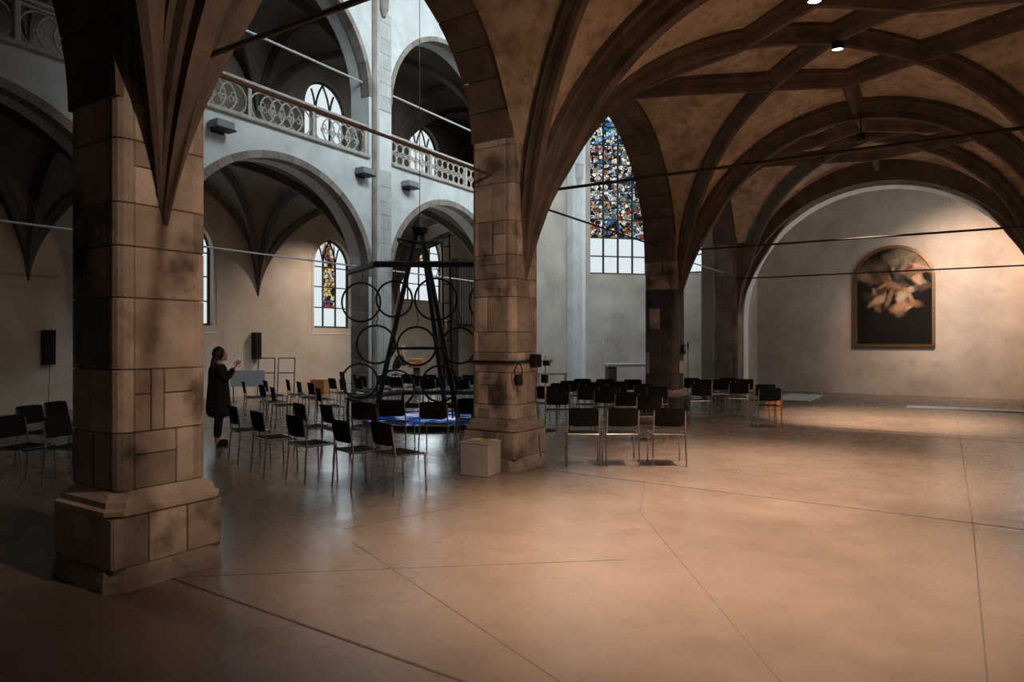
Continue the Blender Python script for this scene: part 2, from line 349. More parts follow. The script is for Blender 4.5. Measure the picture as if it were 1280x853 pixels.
# choir apse: three sides of an octagon
XC, AP, YO = -9.2, 3.7, 24.75; HS = AP * math.tan(PI / 8)
def apse_face(name, ang, wname):
    """ang: 0 faces west, +45 the north-east face"""
    n = Vector((-math.sin(ang), math.cos(ang), 0)); t = Vector((math.cos(ang), math.sin(ang), 0)); o = Vector((XC, YO, 0))
    Pf = lambda s, z: tuple(o + n * AP + t * s + Vector((0, 0, z))); Qf = lambda s, z: tuple(o + n * (AP + 0.5) + t * s + Vector((0, 0, z)))
    m = MB(); f = pointed(0, 1.35, 10.8, 1.2)
    arch_panel(m, -HS - 0.12, HS + 0.12, 0, 14.2, [(-1.35, 1.35, 4.6, f)], Pf, Qf); struct(m.build(name, M['plaster_choir']))
    return o, n, t, f
AF = {'wall_apse_northeast': apse_face('wall_apse_northeast', PI / 4, ''), 'wall_apse_east': apse_face('wall_apse_east', 0, ''), 'wall_apse_southeast': apse_face('wall_apse_southeast', -PI / 4, '')}

# ------------------------------------------------------------------ windows (frame, bars, panes)
WN = [0]
def window(P, fn, half, sill, cols, rows, pick, bar=0.03, frame_m='lead', tracery=None, reveal=None, names=('pane',)):
    """P(s,d,z) -> world with s along the window, d outwards; panes clipped to the arch; pick(i,j) -> material key"""
    WN[0] += 1; W = struct(empty('window_%d' % WN[0], P(0, 0.2, sill)))
    def par(o):
        o.parent = W; o.matrix_parent_inverse = Matrix.Translation(-Vector(W.location)); return o
    d0 = 0.22
    # outer frame following the arch
    pts = [P(-half + .02, d0, sill)] + [P(s, d0, fn(s) - 0.02) for s in [-half + .02 + (2 * half - .04) * (0.5 - 0.5 * math.cos(PI * k / 24)) for k in range(25)]] + [P(half - .02, d0, sill)]
    par(MB().tube(pts, bar * 1.3, 6).build('frame', M[frame_m])); par(MB().tube([P(-half, d0, sill + .02), P(half, d0, sill + .02)], bar * 1.3, 6).build('frame', M[frame_m]))
    xs = [-half + 2 * half * i / cols for i in range(cols + 1)]
    for i in range(1, cols): par(MB().tube([P(xs[i], d0, sill), P(xs[i], d0, fn(xs[i]) if not tracery else min(fn(xs[i]), tracery))], bar, 6).build('mullion', M[frame_m]))
    for j, z in enumerate(rows[1:-1]):
        lo = next((s for s in [-half + half * k / 40 for k in range(41)] if fn(s) >= z), None)
        if lo is not None and lo < -0.02: par(MB().tube([P(lo, d0, z), P(-lo, d0, z)], bar * 0.6, 6).build('glazing_bar', M[frame_m]))
    for i in range(cols):
        for j in range(len(rows) - 1):
            za, zb = rows[j], rows[j + 1]; K = 6
            ss = [xs[i] + (xs[i + 1] - xs[i]) * k / K for k in range(K + 1)]
            top = [max(za, min(zb, fn(s))) for s in ss]
            if max(top) - za < 0.03: continue
            vs = [P(s, d0 + 0.02, za) for s in ss] + [P(s, d0 + 0.02, t) for s, t in zip(ss, top)] + [P(s, d0 + 0.035, za) for s in ss] + [P(s, d0 + 0.035, t) for s, t in zip(ss, top)]
            k1 = K + 1; fs = [(k, k + 1, k1 + k + 1, k1 + k) for k in range(K)] + [(2*k1 + k, 3*k1 + k, 3*k1 + k + 1, 2*k1 + k + 1) for k in range(K)]
            par(MB().add(vs, fs).build('pane', M[pick(i, j)]))
    if tracery:                                  # intersecting arcs springing from the mullions
        z0 = tracery
        for i in range(0, cols):
            for sg in (1, -1):
                base = xs[i] if sg == 1 else xs[cols - i]
                R = 2 * half * 0.95; pts = []
                for k in range(15):
                    a = k / 14 * 1.25; s = base + sg * R * (1 - math.cos(a)) ; z = z0 + R * math.sin(a)
                    if abs(s) > half or z > fn(s): break
                    pts.append(P(s, d0, z))
                if len(pts) > 2: par(MB().tube(pts, bar * .8, 6).build('tracery_bar', M[frame_m]))
    return W
def PO(c): return lambda s, d, z: (XO - d, c + s, z)
for k, (c, a, s_, zs) in enumerate(WIN_N):
    f = pointed(0, a, zs, 1.15)
    window(PO(c), f, a, s_, 3, [s_, s_ + .72, s_ + 1.45, s_ + 2.15, 6.5], (lambda i, j: 'stained_warm' if i == 1 and j >= 1 else 'glass_clear'), 0.035, tracery=zs)
c, a, s_, zs = WIN_E
window(PO(c), pointed(0, a, zs, 1.15), a, s_, 4, [s_, s_ + .72, s_ + 1.45, s_ + 2.1, 8.0], (lambda i, j: 'glass_clear' if j < 2 or i in (0, 3) else ('stained_cobalt' if (i, j) == (1, 3) else 'stained_warm')), 0.035)
for k, (c, a, s_, zs) in enumerate(WIN_G):
    window(PO(c), rnd_arch(0, a, zs), a, s_, 3, [s_, s_ + .9, s_ + 1.75, 12], (lambda i, j: 'glass_clear'), 0.045, tracery=zs - 0.1)
rows = [4.6, 5.4, 6.2] + [6.2 + 0.81 * k for k in range(1, 9)]
def pick_apse(i, j): return 'glass_clear' if j < 2 else ('stained_blue' if j >= 7 else 'stained_choir')
for key, (o, n, t, f) in AF.items():
    window((lambda s, d, z, o=o, n=n, t=t: tuple(o + n * (AP + d) + t * s + Vector((0, 0, z)))), f, 1.35, 4.6, 4, rows, pick_apse, 0.05)
for c, a, s_, f in CLER:
    window((lambda s, d, z, c=c: (XN + 0.05 + d, c + s, z)), pointed(0, a, 11.9), a, s_, 3, [9.3, 10.3, 11.3, 12.3, 14], (lambda i, j: 'glass_clear'), 0.035)
window((lambda s, d, z: (XS + d, 21.8 + s, z)), pointed(0, 1.1, 4.4), 1.1, 1.9, 3, [1.9, 2.7, 3.5, 4.3, 6], (lambda i, j: 'glass_clear'), 0.035)
# pale splayed sills and jambs of the north windows
for c, a, s_, zs in WIN_N + [WIN_E]:
    f = pointed(c, a, zs, 1.15); m = MB(); K = 20
    ring = [(c - a, s_)] + [(c - a * math.cos(PI * k / K), f(c - a * math.cos(PI * k / K))) for k in range(K + 1)] + [(c + a, s_)]
    def off(p, e): cy, cz = c, zs; return (p[0] + (1 if p[0] > cy else -1) * e, p[1] + (e if p[1] > zs else (-e if p[1] <= s_ + 1e-6 else 0)))
    for q in range(len(ring) - 1):
        p1, p2 = ring[q], ring[q + 1]; o1, o2 = off(p1, .10), off(p2, .10)
        m.add([(XO + .015, *o1), (XO + .015, *o2), (XO - .2, *p2), (XO - .2, *p1)], [(0, 1, 2, 3)])
    p1, p2 = ring[0], ring[-1]; o1, o2 = (p1[0] - .1, p1[1] - .22), (p2[0] + .1, p2[1] - .22)
    m.add([(XO + .015, *o1), (XO + .015, *o2), (XO - .2, *p2), (XO - .2, *p1)], [(0, 1, 2, 3)])
    WN[0] += 1
    struct(m.build('trim_%d' % WN[0], M['white_trim']))

# ------------------------------------------------------------------ vaults
def vault(name, x0, x1, bays, zs, rise, mat, p=2.6, star=True, ribmat='rib', rib_w=0.26, rib_d=0.28, trans_w=0.42, trans_d=0.36, top_cap=True):
    xc, a = (x0 + x1) / 2, (x1 - x0) / 2
    root = struct(empty(name, (xc, bays[0][0], zs)))
    def par(o): o.parent = root; o.matrix_parent_inverse = Matrix.Translation(-Vector(root.location)); return o
    def sweep(path, w_, dep, nm, taper=False):
        prof = [(-.5, .06), (-.5, -.25), (-.42, -.30), (-.30, -.52), (-.27, -.72), (-.14, -1.0), (.14, -1.0), (.27, -.72), (.30, -.52), (.42, -.30), (.5, -.25), (.5, .06)]
        n = len(prof); vs = []; pts = [Vector(q) for q in path]
        d = pts[-1] - pts[0]; S = Vector((d.y, -d.x, 0)).normalized()
        for i, q in enumerate(pts):
            T = (pts[min(i + 1, len(pts) - 1)] - pts[max(i - 1, 0)]).normalized(); D = S.cross(T); D = D if D.z >= 0 else -D
            if abs(T.z) > .999: D = Vector((d.x, d.y, 0)).normalized() * -1
            g = 1.0
            if taper: g = min(1, max(0, (q.z - zs) / 1.7)) ** .8
            for (sx, dz) in prof: vs.append(q + S * sx * w_ * (.12 + .88 * g) + D * (dz * dep * (.02 + .98 * g)))
        fs = [(i*n+k, i*n+(k+1) % n, (i+1)*n+(k+1) % n, (i+1)*n+k) for i in range(len(pts) - 1) for k in range(n)]
        fs += [tuple(range(n)), tuple((len(pts)-1)*n + k for k in range(n))]
        return par(MB().add(vs, fs).build(nm, M[ribmat]))
    cosd = [(1 - math.cos(PI * k / 56)) / 2 for k in range(57)]
    for (y0, y1) in bays:
        yc, b = (y0 + y1) / 2, (y1 - y0) / 2
        def h(x, y):
            xi = min(1, abs(x - xc) / a); et = min(1, abs(y - yc) / b)
            hx = zs + rise * math.sqrt(max(0, 1 - xi ** 2.0)); hy = zs + rise * math.sqrt(max(0, 1 - et ** p))
            k = 0.30; m_ = max(hx, hy) + max(0, k - abs(hx - hy)) ** 2 / (4 * k); return m_ + 0.10 * (1 - xi) * (1 - et)
        vs = [(x0 + (x1 - x0) * i, y0 + (y1 - y0) * j, h(x0 + (x1 - x0) * i, y0 + (y1 - y0) * j)) for i in cosd for j in cosd]
        q = 57; fs = [(i*q+j, i*q+j+1, (i+1)*q+j+1, (i+1)*q+j) for i in range(56) for j in range(56)]
        par(MB().add(vs, fs).build('web', mat, smooth=True))
        def rib(pa, pb, nm='rib', w_=rib_w, dep=rib_d, n=26):
            path = []
            for k in range(n + 1):
                t = k / n; t = t ** 2.2 if (abs(pa[0] - xc) > a * .97 and abs(pa[1] - yc) > b * .97) else t
                x, y = pa[0] + (pb[0] - pa[0]) * t, pa[1] + (pb[1] - pa[1]) * t; path.append((x, y, h(x, y) + .01))
            sweep(path, w_, dep, nm, abs(pa[0] - xc) > a * .97 and abs(pa[1] - yc) > b * .97)
        nx, ny, dy = 1.04 / 3.4 * a, 0.95 / 3.2 * b, 1.65 / 3.2 * b
        cor = [(sx * a + xc, sy * b + yc, sx, sy) for sx in (-1, 1) for sy in (-1, 1)]
        for (X, Y, sx, sy) in cor:
            node = (xc + sx * nx, yc + sy * ny)
            if star:
                rib((X, Y), node); rib(node, (xc, yc)); rib(node, (xc, yc + sy * dy)); rib((X, yc), node, n=14)
            else: rib((X, Y), (xc, yc))
        if star:
            for sy in (-1, 1): rib((xc, yc + sy * dy), (xc, yc + sy * b), n=8)
    for y in sorted({v for bb in bays for v in bb}):
        path = []
        for k in range(49):
            t = PI * k / 48; x = xc - a * math.cos(t); path.append((x, y, zs + rise * math.sin(t) + .02))
        # two halves so that the sweep keeps a constant side vector
        S = Vector((0, 1, 0)); prof = [(-.5, .06), (-.5, -.3), (-.4, -.36), (-.33, -.6), (-.22, -.7), (-.2, -1), (.2, -1), (.22, -.7), (.33, -.6), (.4, -.36), (.5, -.3), (.5, .06)]
        n = len(prof); vs = []
        for k, q in enumerate(path):
            t = PI * k / 48; D = Vector((-math.cos(t) / a, 0, math.sin(t) / rise)).normalized()
            g = min(1, max(0, (q[2] - zs) / 1.9)) ** .8
            for (sx, dz) in prof: vs.append(Vector(q) + S * sx * trans_w * (.15 + .85 * g) + D * dz * trans_d * (.02 + .98 * g))
        fs = [(i*n+k, i*n+(k+1) % n, (i+1)*n+(k+1) % n, (i+1)*n+k) for i in range(48) for k in range(n)]
        par(MB().add(vs, fs).build('transverse_arch', M[ribmat]))
    return root
vault('ceiling', XA - .03, XS + .03, BAYS, 2.45, 3.75, M['web'])
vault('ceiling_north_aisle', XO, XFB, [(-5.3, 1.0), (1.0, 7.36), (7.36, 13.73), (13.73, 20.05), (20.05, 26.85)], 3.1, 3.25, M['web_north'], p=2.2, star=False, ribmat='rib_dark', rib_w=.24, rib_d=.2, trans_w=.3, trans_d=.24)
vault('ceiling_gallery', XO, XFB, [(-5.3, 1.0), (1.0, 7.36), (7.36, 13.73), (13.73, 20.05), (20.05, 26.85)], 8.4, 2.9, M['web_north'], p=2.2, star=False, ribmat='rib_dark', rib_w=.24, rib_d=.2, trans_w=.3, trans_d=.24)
# arch wall closing the aisle towards the chapel
m = MB(); fa = ell(-1.35, 3.4, 3.4, 2.3)
arch_panel(m, XA, XS, 0, 8, [(-4.749, 2.049, 0, fa)], PY(19.12), PY(19.60)); struct(m.build('wall_chapel_arch', M['rib']))  # arch face in shadow: the shade is put into the dark colour
m = MB(); fb = ell(-1.35, 3.35, 3.37, 2.3)
arch_panel(m, XA, XS, 0, 8, [(-4.70, 2.0, 0, fb)], PY(19.60), PY(20.15)); struct(m.build('wall_chapel_arch_inner', M['white_trim']))  # daylit jamb: the daylight is put into the white colour
struct(MB().box((-1.4, 19.5, 7.9), (7.5, .7, .6)).build('trim_40', M['rib']))

# ------------------------------------------------------------------ ashlar pillars
def stones_on_pillar(root, xc, yc, hw, courses, mat, dark_prob=0.0, mort='mortar', seed=1, dark_z=0):
    rg = random.Random(seed)
    for (za, zb) in courses:
        for fx, fy in ((1, 0), (0, -1), (-1, 0), (0, 1)):
            k = rg.choice([1, 1, 2, 2, 3]) if zb - za > .36 else rg.choice([1, 2])
            cuts = sorted([rg.uniform(.25, .75) for _ in range(k - 1)]); cuts = [0] + cuts + [1]
            W_ = 2 * (hw - 0.115)
            for q in range(k):
                l0, l1 = -W_/2 + W_*cuts[q], -W_/2 + W_*cuts[q+1]
                if l1 - l0 < .07: continue
                dz = rg.choice([0, 0, 0, .35]) if k > 1 else 0
                pieces = [(za, zb)] if not dz else [(za, za + (zb - za) * .6), (za + (zb - za) * .6, zb)]
                for (pa, pb) in pieces:
                    dep = .06 + rg.uniform(0, .006); mid = (l0 + l1) / 2; size = l1 - l0 - .008
                    mk = mat if not (dark_z and pa < dark_z and rg.random() < dark_prob) else 'stone_dark'
                    if fx: c, d = (xc + fx * (hw - .03), yc + mid, (pa + pb) / 2), (dep, size, pb - pa - .008)
                    else: c, d = (xc + mid, yc + fy * (hw - .03), (pa + pb) / 2), (size, dep, pb - pa - .008)
                    b = MB().bbox((0, 0, 0), d, .006).build('stone', M[mk], root); b.location = Vector(c) - Vector(root.location)
        # corner shafts, one drum per course
        for sx in (-1, 1):
            for sy in (-1, 1):
                mk = mat if not (dark_z and za < dark_z and rg.random() < dark_prob) else 'stone_dark'
                b = MB().lathe([(.078, za + .003), (.085, za + .009), (.085, zb - .009), (.078, zb - .003)], n=14).build('shaft_drum', M[mk], root)
                b.location = Vector((xc + sx * (hw - .085), yc + sy * (hw - .085), 0)) - Vector(root.location)
def pillar(yc, courses, label, seed, dark_z=0, dark_prob=0, mat='stone'):
    xc, hw = (XA + XN) / 2, PH
    root = tag(empty('stone_pillar', (xc, yc, 0)), label, 'pillar', 'arcade pillars')
    MB().box((0, 0, 2.4), (2 * hw - .024, 2 * hw - .235, 4.8)).box((0, 0, 2.4), (2 * hw - .235, 2 * hw - .024, 4.8)).box((0, 0, 2.4), (2 * hw - .15, 2 * hw - .15, 4.8)).build('core', M['mortar'], root)
    def ringp(levels, nm, mk):
        m = MB(); ch = .09; vs = []
        for (e, z) in levels:
            h_ = hw + e; vs += [(sx, sy, z) for sx, sy in ((h_ - ch, -h_), (h_, -h_ + ch), (h_, h_ - ch), (h_ - ch, h_), (-h_ + ch, h_), (-h_, h_ - ch), (-h_, -h_ + ch), (-h_ + ch, -h_))]
        fs = [(i*8+k, i*8+(k+1) % 8, (i+1)*8+(k+1) % 8, (i+1)*8+k) for i in range(len(levels) - 1) for k in range(8)] + [tuple(range(7, -1, -1)), tuple((len(levels)-1)*8 + k for k in range(8))]
        m.add(vs, fs); return m.build(nm, M[mk], root)
    ringp([(.10, 0), (.10, .07), (.085, .13), (.06, .15), (.06, .155)], 'footing', mat)
    ringp([(.07, .50), (.09, .515), (.092, .545), (.065, .56), (.06, .60), (.03, .63), (.0, .66)], 'base_moulding', mat)
    # plinth panels between footing and moulding
    MB().box((0, 0, .32), (2 * hw + .118, 2 * hw + .118, .37)).build('plinth_core', M['mortar'], root)
    rg = random.Random(seed + 5)
    for fx, fy in ((1, 0), (0, -1), (-1, 0), (0, 1)):
        cuts = [0, .32 + rg.uniform(-.06, .06), .66 + rg.uniform(-.06, .06), 1]; W_ = 2 * hw + .13
        for q in range(3):
            l0, l1 = -W_/2 + W_*cuts[q], -W_/2 + W_*cuts[q+1]; mid, size = (l0 + l1) / 2, l1 - l0 - .008
            mk = mat if not (dark_z and rg.random() < dark_prob) else 'stone_dark'
            c, d = ((fx * (hw + .04), mid, .325), (.06, size, .34)) if fx else ((mid, fy * (hw + .04), .325), (size, .06, .34))
            b = MB().bbox((0, 0, 0), d, .006).build('plinth_stone', M[mk], root); b.location = c
    stones_on_pillar(root, xc, yc, hw, courses, mat, dark_prob, 'mortar', seed, dark_z)
    return root
crs = [[.66, 1.06, 1.5, 2.0, 2.36, 2.66, 3.1, 3.55, 4.0, 4.4, 4.8], [.66, .85, 1.28, 1.55, 1.82, 2.29, 2.53, 2.85, 3.3, 3.8, 4.3, 4.8], [.66, 1.0, 1.45, 1.95, 2.4, 2.8, 3.1, 3.5, 3.95, 4.4], [.66, 1.1, 1.6, 2.1, 2.6, 3.0, 3.5, 4.0, 4.4]]
labs = ['massive weathered sandstone pillar beside the person holding up a phone', 'sandstone pillar with iron collar, black box and white plinth at its foot',
        'sandstone pillar patched with many blackened stones behind the rows of chairs', 'slim grey shaded pillar where the arch to the painting chapel springs']
for i, yc in enumerate(PILLARS):
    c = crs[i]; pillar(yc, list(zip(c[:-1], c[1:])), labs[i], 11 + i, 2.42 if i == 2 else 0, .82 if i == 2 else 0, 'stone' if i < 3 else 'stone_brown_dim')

# voussoirs of the south arcade arches
def voussoirs(parent, c, a, fn_b, z0, xmin, xmax, ring, n, mat, gap=.006, proud=.015):
    for k in range(n):
        t0, t1 = PI * k / n + gap / a, PI * (k + 1) / n - gap / a; K = 3; vs = []
        for e in (0, ring):
            for q in range(K + 1):
                t = t0 + (t1 - t0) * q / K; vs.append((c - (a + e - proud) * math.cos(t), z0 + (fn_b + e - proud) * math.sin(t)))
        m = MB(); poly = vs[:K + 1] + vs[:K:-1]
        m.prism(poly, lambda y, z: (xmin, y, z), lambda y, z: (xmax, y, z)); m.build('voussoir', M[mat], parent)
ws = bpy.data.objects['wall_south_arcade']
for (ya, yb, c, a, f), nn in zip(SARCH, (17, 15, 19, 15)):
    b, z0 = (1.85, 4.38) if a < 2.4 else (2.85, 3.38)
    voussoirs(ws, c, a, b, z0, XN + .003, XA - .003, .30, nn, 'rib', proud=.004)
for i, (c, a) in enumerate(NB):
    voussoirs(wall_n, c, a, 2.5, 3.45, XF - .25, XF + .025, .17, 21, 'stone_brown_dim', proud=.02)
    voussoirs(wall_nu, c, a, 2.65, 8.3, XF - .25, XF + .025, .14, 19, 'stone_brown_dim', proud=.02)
# ashlar of the north piers
NP = [(NB[k][0] + NB[k][1], NB[k + 1][0] - NB[k + 1][1]) for k in range(3)]
for (ya, yb) in NP:
    rg = random.Random(int(ya * 10))
    z = 0.0
    while z < 10.8:
        hgt = rg.uniform(.34, .46); hi = min(z + hgt, 10.8)
        if not (6.3 < z < 7.7) and hi - z > .1:
            # nave face stones beside the shaft
            for (l0, l1) in ((ya + .32, yb - .02),) if rg.random() < .5 else ((ya + .32, ya + .55), (ya + .55, yb - .02)):
                o = MB().bbox((0, 0, 0), (.04, l1 - l0 - .008, hi - z - .008), .006).build('stone', M['stone_grey'], wall_n); o.location = (XF + .005, (l0 + l1) / 2, (z + hi) / 2)
            # jamb stones facing the nave's west
            if z < 3.4:
                for (x0, x1) in ((XFB + .01, XFB + .36), (XFB + .36, XF)):
                    o = MB().bbox((0, 0, 0), (x1 - x0 - .008, .05, hi - z - .008), .006).build('stone', M['stone_brown_dim'], wall_n); o.location = ((x0 + x1) / 2, ya + .0, (z + hi) / 2)
        z = hi
    sh = MB().lathe([(.075, 0), (.075, 13)], n=14).build('shaft', M['stone_brown_dim'], wall_n); sh.location = (XF + .03, ya + .17, 0)
    sh = MB().lathe([(.06, 0), (.06, 13)], n=14).build('shaft', M['stone_grey'], wall_n); sh.location = (XF + .02, ya + .30, 0)
    cb = MB().lathe([(.05, 0), (.09, .12), (.13, .2), (.15, .55), (.17, .6)], n=12).build('corbel', M['stone_brown_dim'], wall_n); cb.location = (XF + .08, (ya + yb) / 2 + .05, 10.6)
# choir respond and its shafts; the lit strip is put into the pale colour
rs = tag(empty('wall_respond', (-12.75, 25.2, 0)), 'choir respond painted pale where light falls, with corner shaft beside the stained window', 'pilaster')
MB().bbox((-.08, -.2, 6.5), (.35, .85, 13), .02).build('pilaster', M['plaster_cool'], rs)
for yy, r in ((.33, .09), (.52, .06), (.68, .09)): MB().lathe([(r, 0), (r, 13)], n=14).build('shaft', M['white_trim'], rs).location = (.02 - .1 * (yy > .6), yy, 0)
MB().lathe([(.05, 0), (.12, .15), (.2, .3), (.22, .8), (.26, .86)], n=14).build('corbel', M['stone_grey'], rs).location = (.12, -.2, 8.1)

# ------------------------------------------------------------------ gallery balustrades
def balustrade(y0, y1, label, style, npan):
    root = tag(empty('gallery_balustrade', (XF - .12, y0, 6.62)), label, 'balustrade', 'gallery balustrades'); L_ = y1 - y0
    mk = 'rail_stone'
    MB().bbox((.06, L_/2, .03), (.30, L_, .10), .02).build('bottom_rail', M[mk], root)
    MB().bbox((.0, L_/2, .86), (.20, L_, .075), .02).build('top_rail', M[mk], root)
    MB().bbox((.0, L_/2, .78), (.12, L_, .05), .01).build('under_rail', M[mk], root)
    for k in range(npan + 1):
        MB().bbox((0, min(max(.05, L_ * k / npan), L_ - .05), .46), (.15, .10, .80), .015).build('post', M[mk], root)
    pw = L_ / npan - .10; r = .022
    for k in range(npan):
        yc = L_ * (k + .5) / npan; m = MB()
        def arc(cy, cz, R, a0, a1, rr=r):
            pts = []
            for q in range(17):
                a = a0 + (a1 - a0) * q / 16; y, z = cy + R * math.cos(a), cz + R * math.sin(a)
                pts.append((0, yc + max(-pw/2, min(pw/2, y)), max(.08, min(.76, z))))
            m.tube(pts, rr, 6)
        if style == 'arcs':
            nc = 5
            for q in range(nc):
                cy = -pw/2 + .33 + (pw - .66) * q / (nc - 1); arc(cy, .42, .335, 0, 2*PI, .02)
                for e in range(3):
                    a = PI/2 + e * 2*PI/3; arc(cy + .062 * math.cos(a), .42 + .062 * math.sin(a), .06, 0, 2*PI, .013)
        else:
            nn = 6
            for q in range(nn):
                for rr_ in range(2):
                    arc(-pw/2 + pw*(q + .5)/nn, .25 + .34*rr_, min(pw/nn, .34)*.47, 0, 2*PI, .02)
            for q in range(nn + 1): m.tube([(0, yc - pw/2 + pw*q/nn, .08), (0, yc - pw/2 + pw*q/nn, .76)], .016, 6)
            m.tube([(0, yc - pw/2, .42), (0, yc + pw/2, .42)], .02, 6)
        m.build('tracery_panel', M[mk], root)
M['rail_stone'] = surf('balustrade_stone', (0.34, 0.30, 0.26), (0.52, 0.48, 0.43), 8, 0.9, 0.2)
balustrade(1.45, 6.95, 'carved stone gallery balustrade with crossing arcs beyond the shaded arcade', 'arcs', 3)
balustrade(7.8, 13.3, 'carved stone gallery balustrade with crossing arcs and trefoils above the wide arch', 'arcs', 3)
balustrade(14.18, 19.62, 'carved stone gallery balustrade of small honeycomb openings above the hoop sculpture', 'comb', 3)

# ------------------------------------------------------------------ tie rods
def rod(p, q, r, mk, label):
    o = MB().tube([p, q], r, 8).build('tie_rod', M[mk]); tag(o, label, 'tie rod', 'iron tie rods'); return o
rod((XA, 7.95, 3.73), (XS, 7.95, 3.70), .02, 'iron', 'dark iron tie rod crossing from the collared pillar under the vault')
rod((XA, 14.2, 3.64), (XS, 14.2, 3.62), .02, 'iron', 'dark iron tie rod crossing from the blackened pillar')
rod((XA, 19.0, 3.41), (XS, 19.0, 3.40), .018, 'iron', 'dark thin tie rod crossing before the painting at the chapel arch')
rod((-5.08, 3.14, 3.92), (-5.08, 7.49, 3.92), .02, 'iron_brown', 'brown tie rod between the massive pillar and the collared pillar')
rod((XA, 2.9, 3.73), (XS, 2.9, 3.70), .02, 'iron_brown', 'brown tie rod crossing the vault from the massive pillar')
for k, (c, a) in enumerate(NB[1:]):
    q_ = a * math.sqrt(1 - (.39 / 2.65) ** 2) - .025; rod((XF - .2, c - q_, 8.69), (XF - .2, c + q_, 8.69), .03, 'rod_light', ['pale tie rod across the gallery arch beyond the shaded arcade', 'pale tie rod across the gallery arch over crossing-arc balustrade', 'pale tie rod across the gallery arch over honeycomb balustrade'][k])
    q_ = a * math.sqrt(1 - (.29 / 2.5) ** 2) - .005; rod((XF - .45, c - q_, 3.74), (XF - .45, c + q_, 3.74), .022, 'rod_light', ['pale tie rod across the lower arch beyond the shaded arcade', 'pale tie rod across the lower arch before the amber window', 'pale tie rod across the lower arch behind the hoop sculpture'][k])
rod((-5.1, 8.19, 3.72), (-5.1, 13.86, 3.72), .018, 'iron', 'dark tie rod spanning the arcade arch between collared and blackened pillars')
rod((-5.1, 14.58, 3.6), (-5.1, 19.07, 3.6), .016, 'rod_light', 'pale tie rod spanning the arcade arch beyond the blackened pillar')

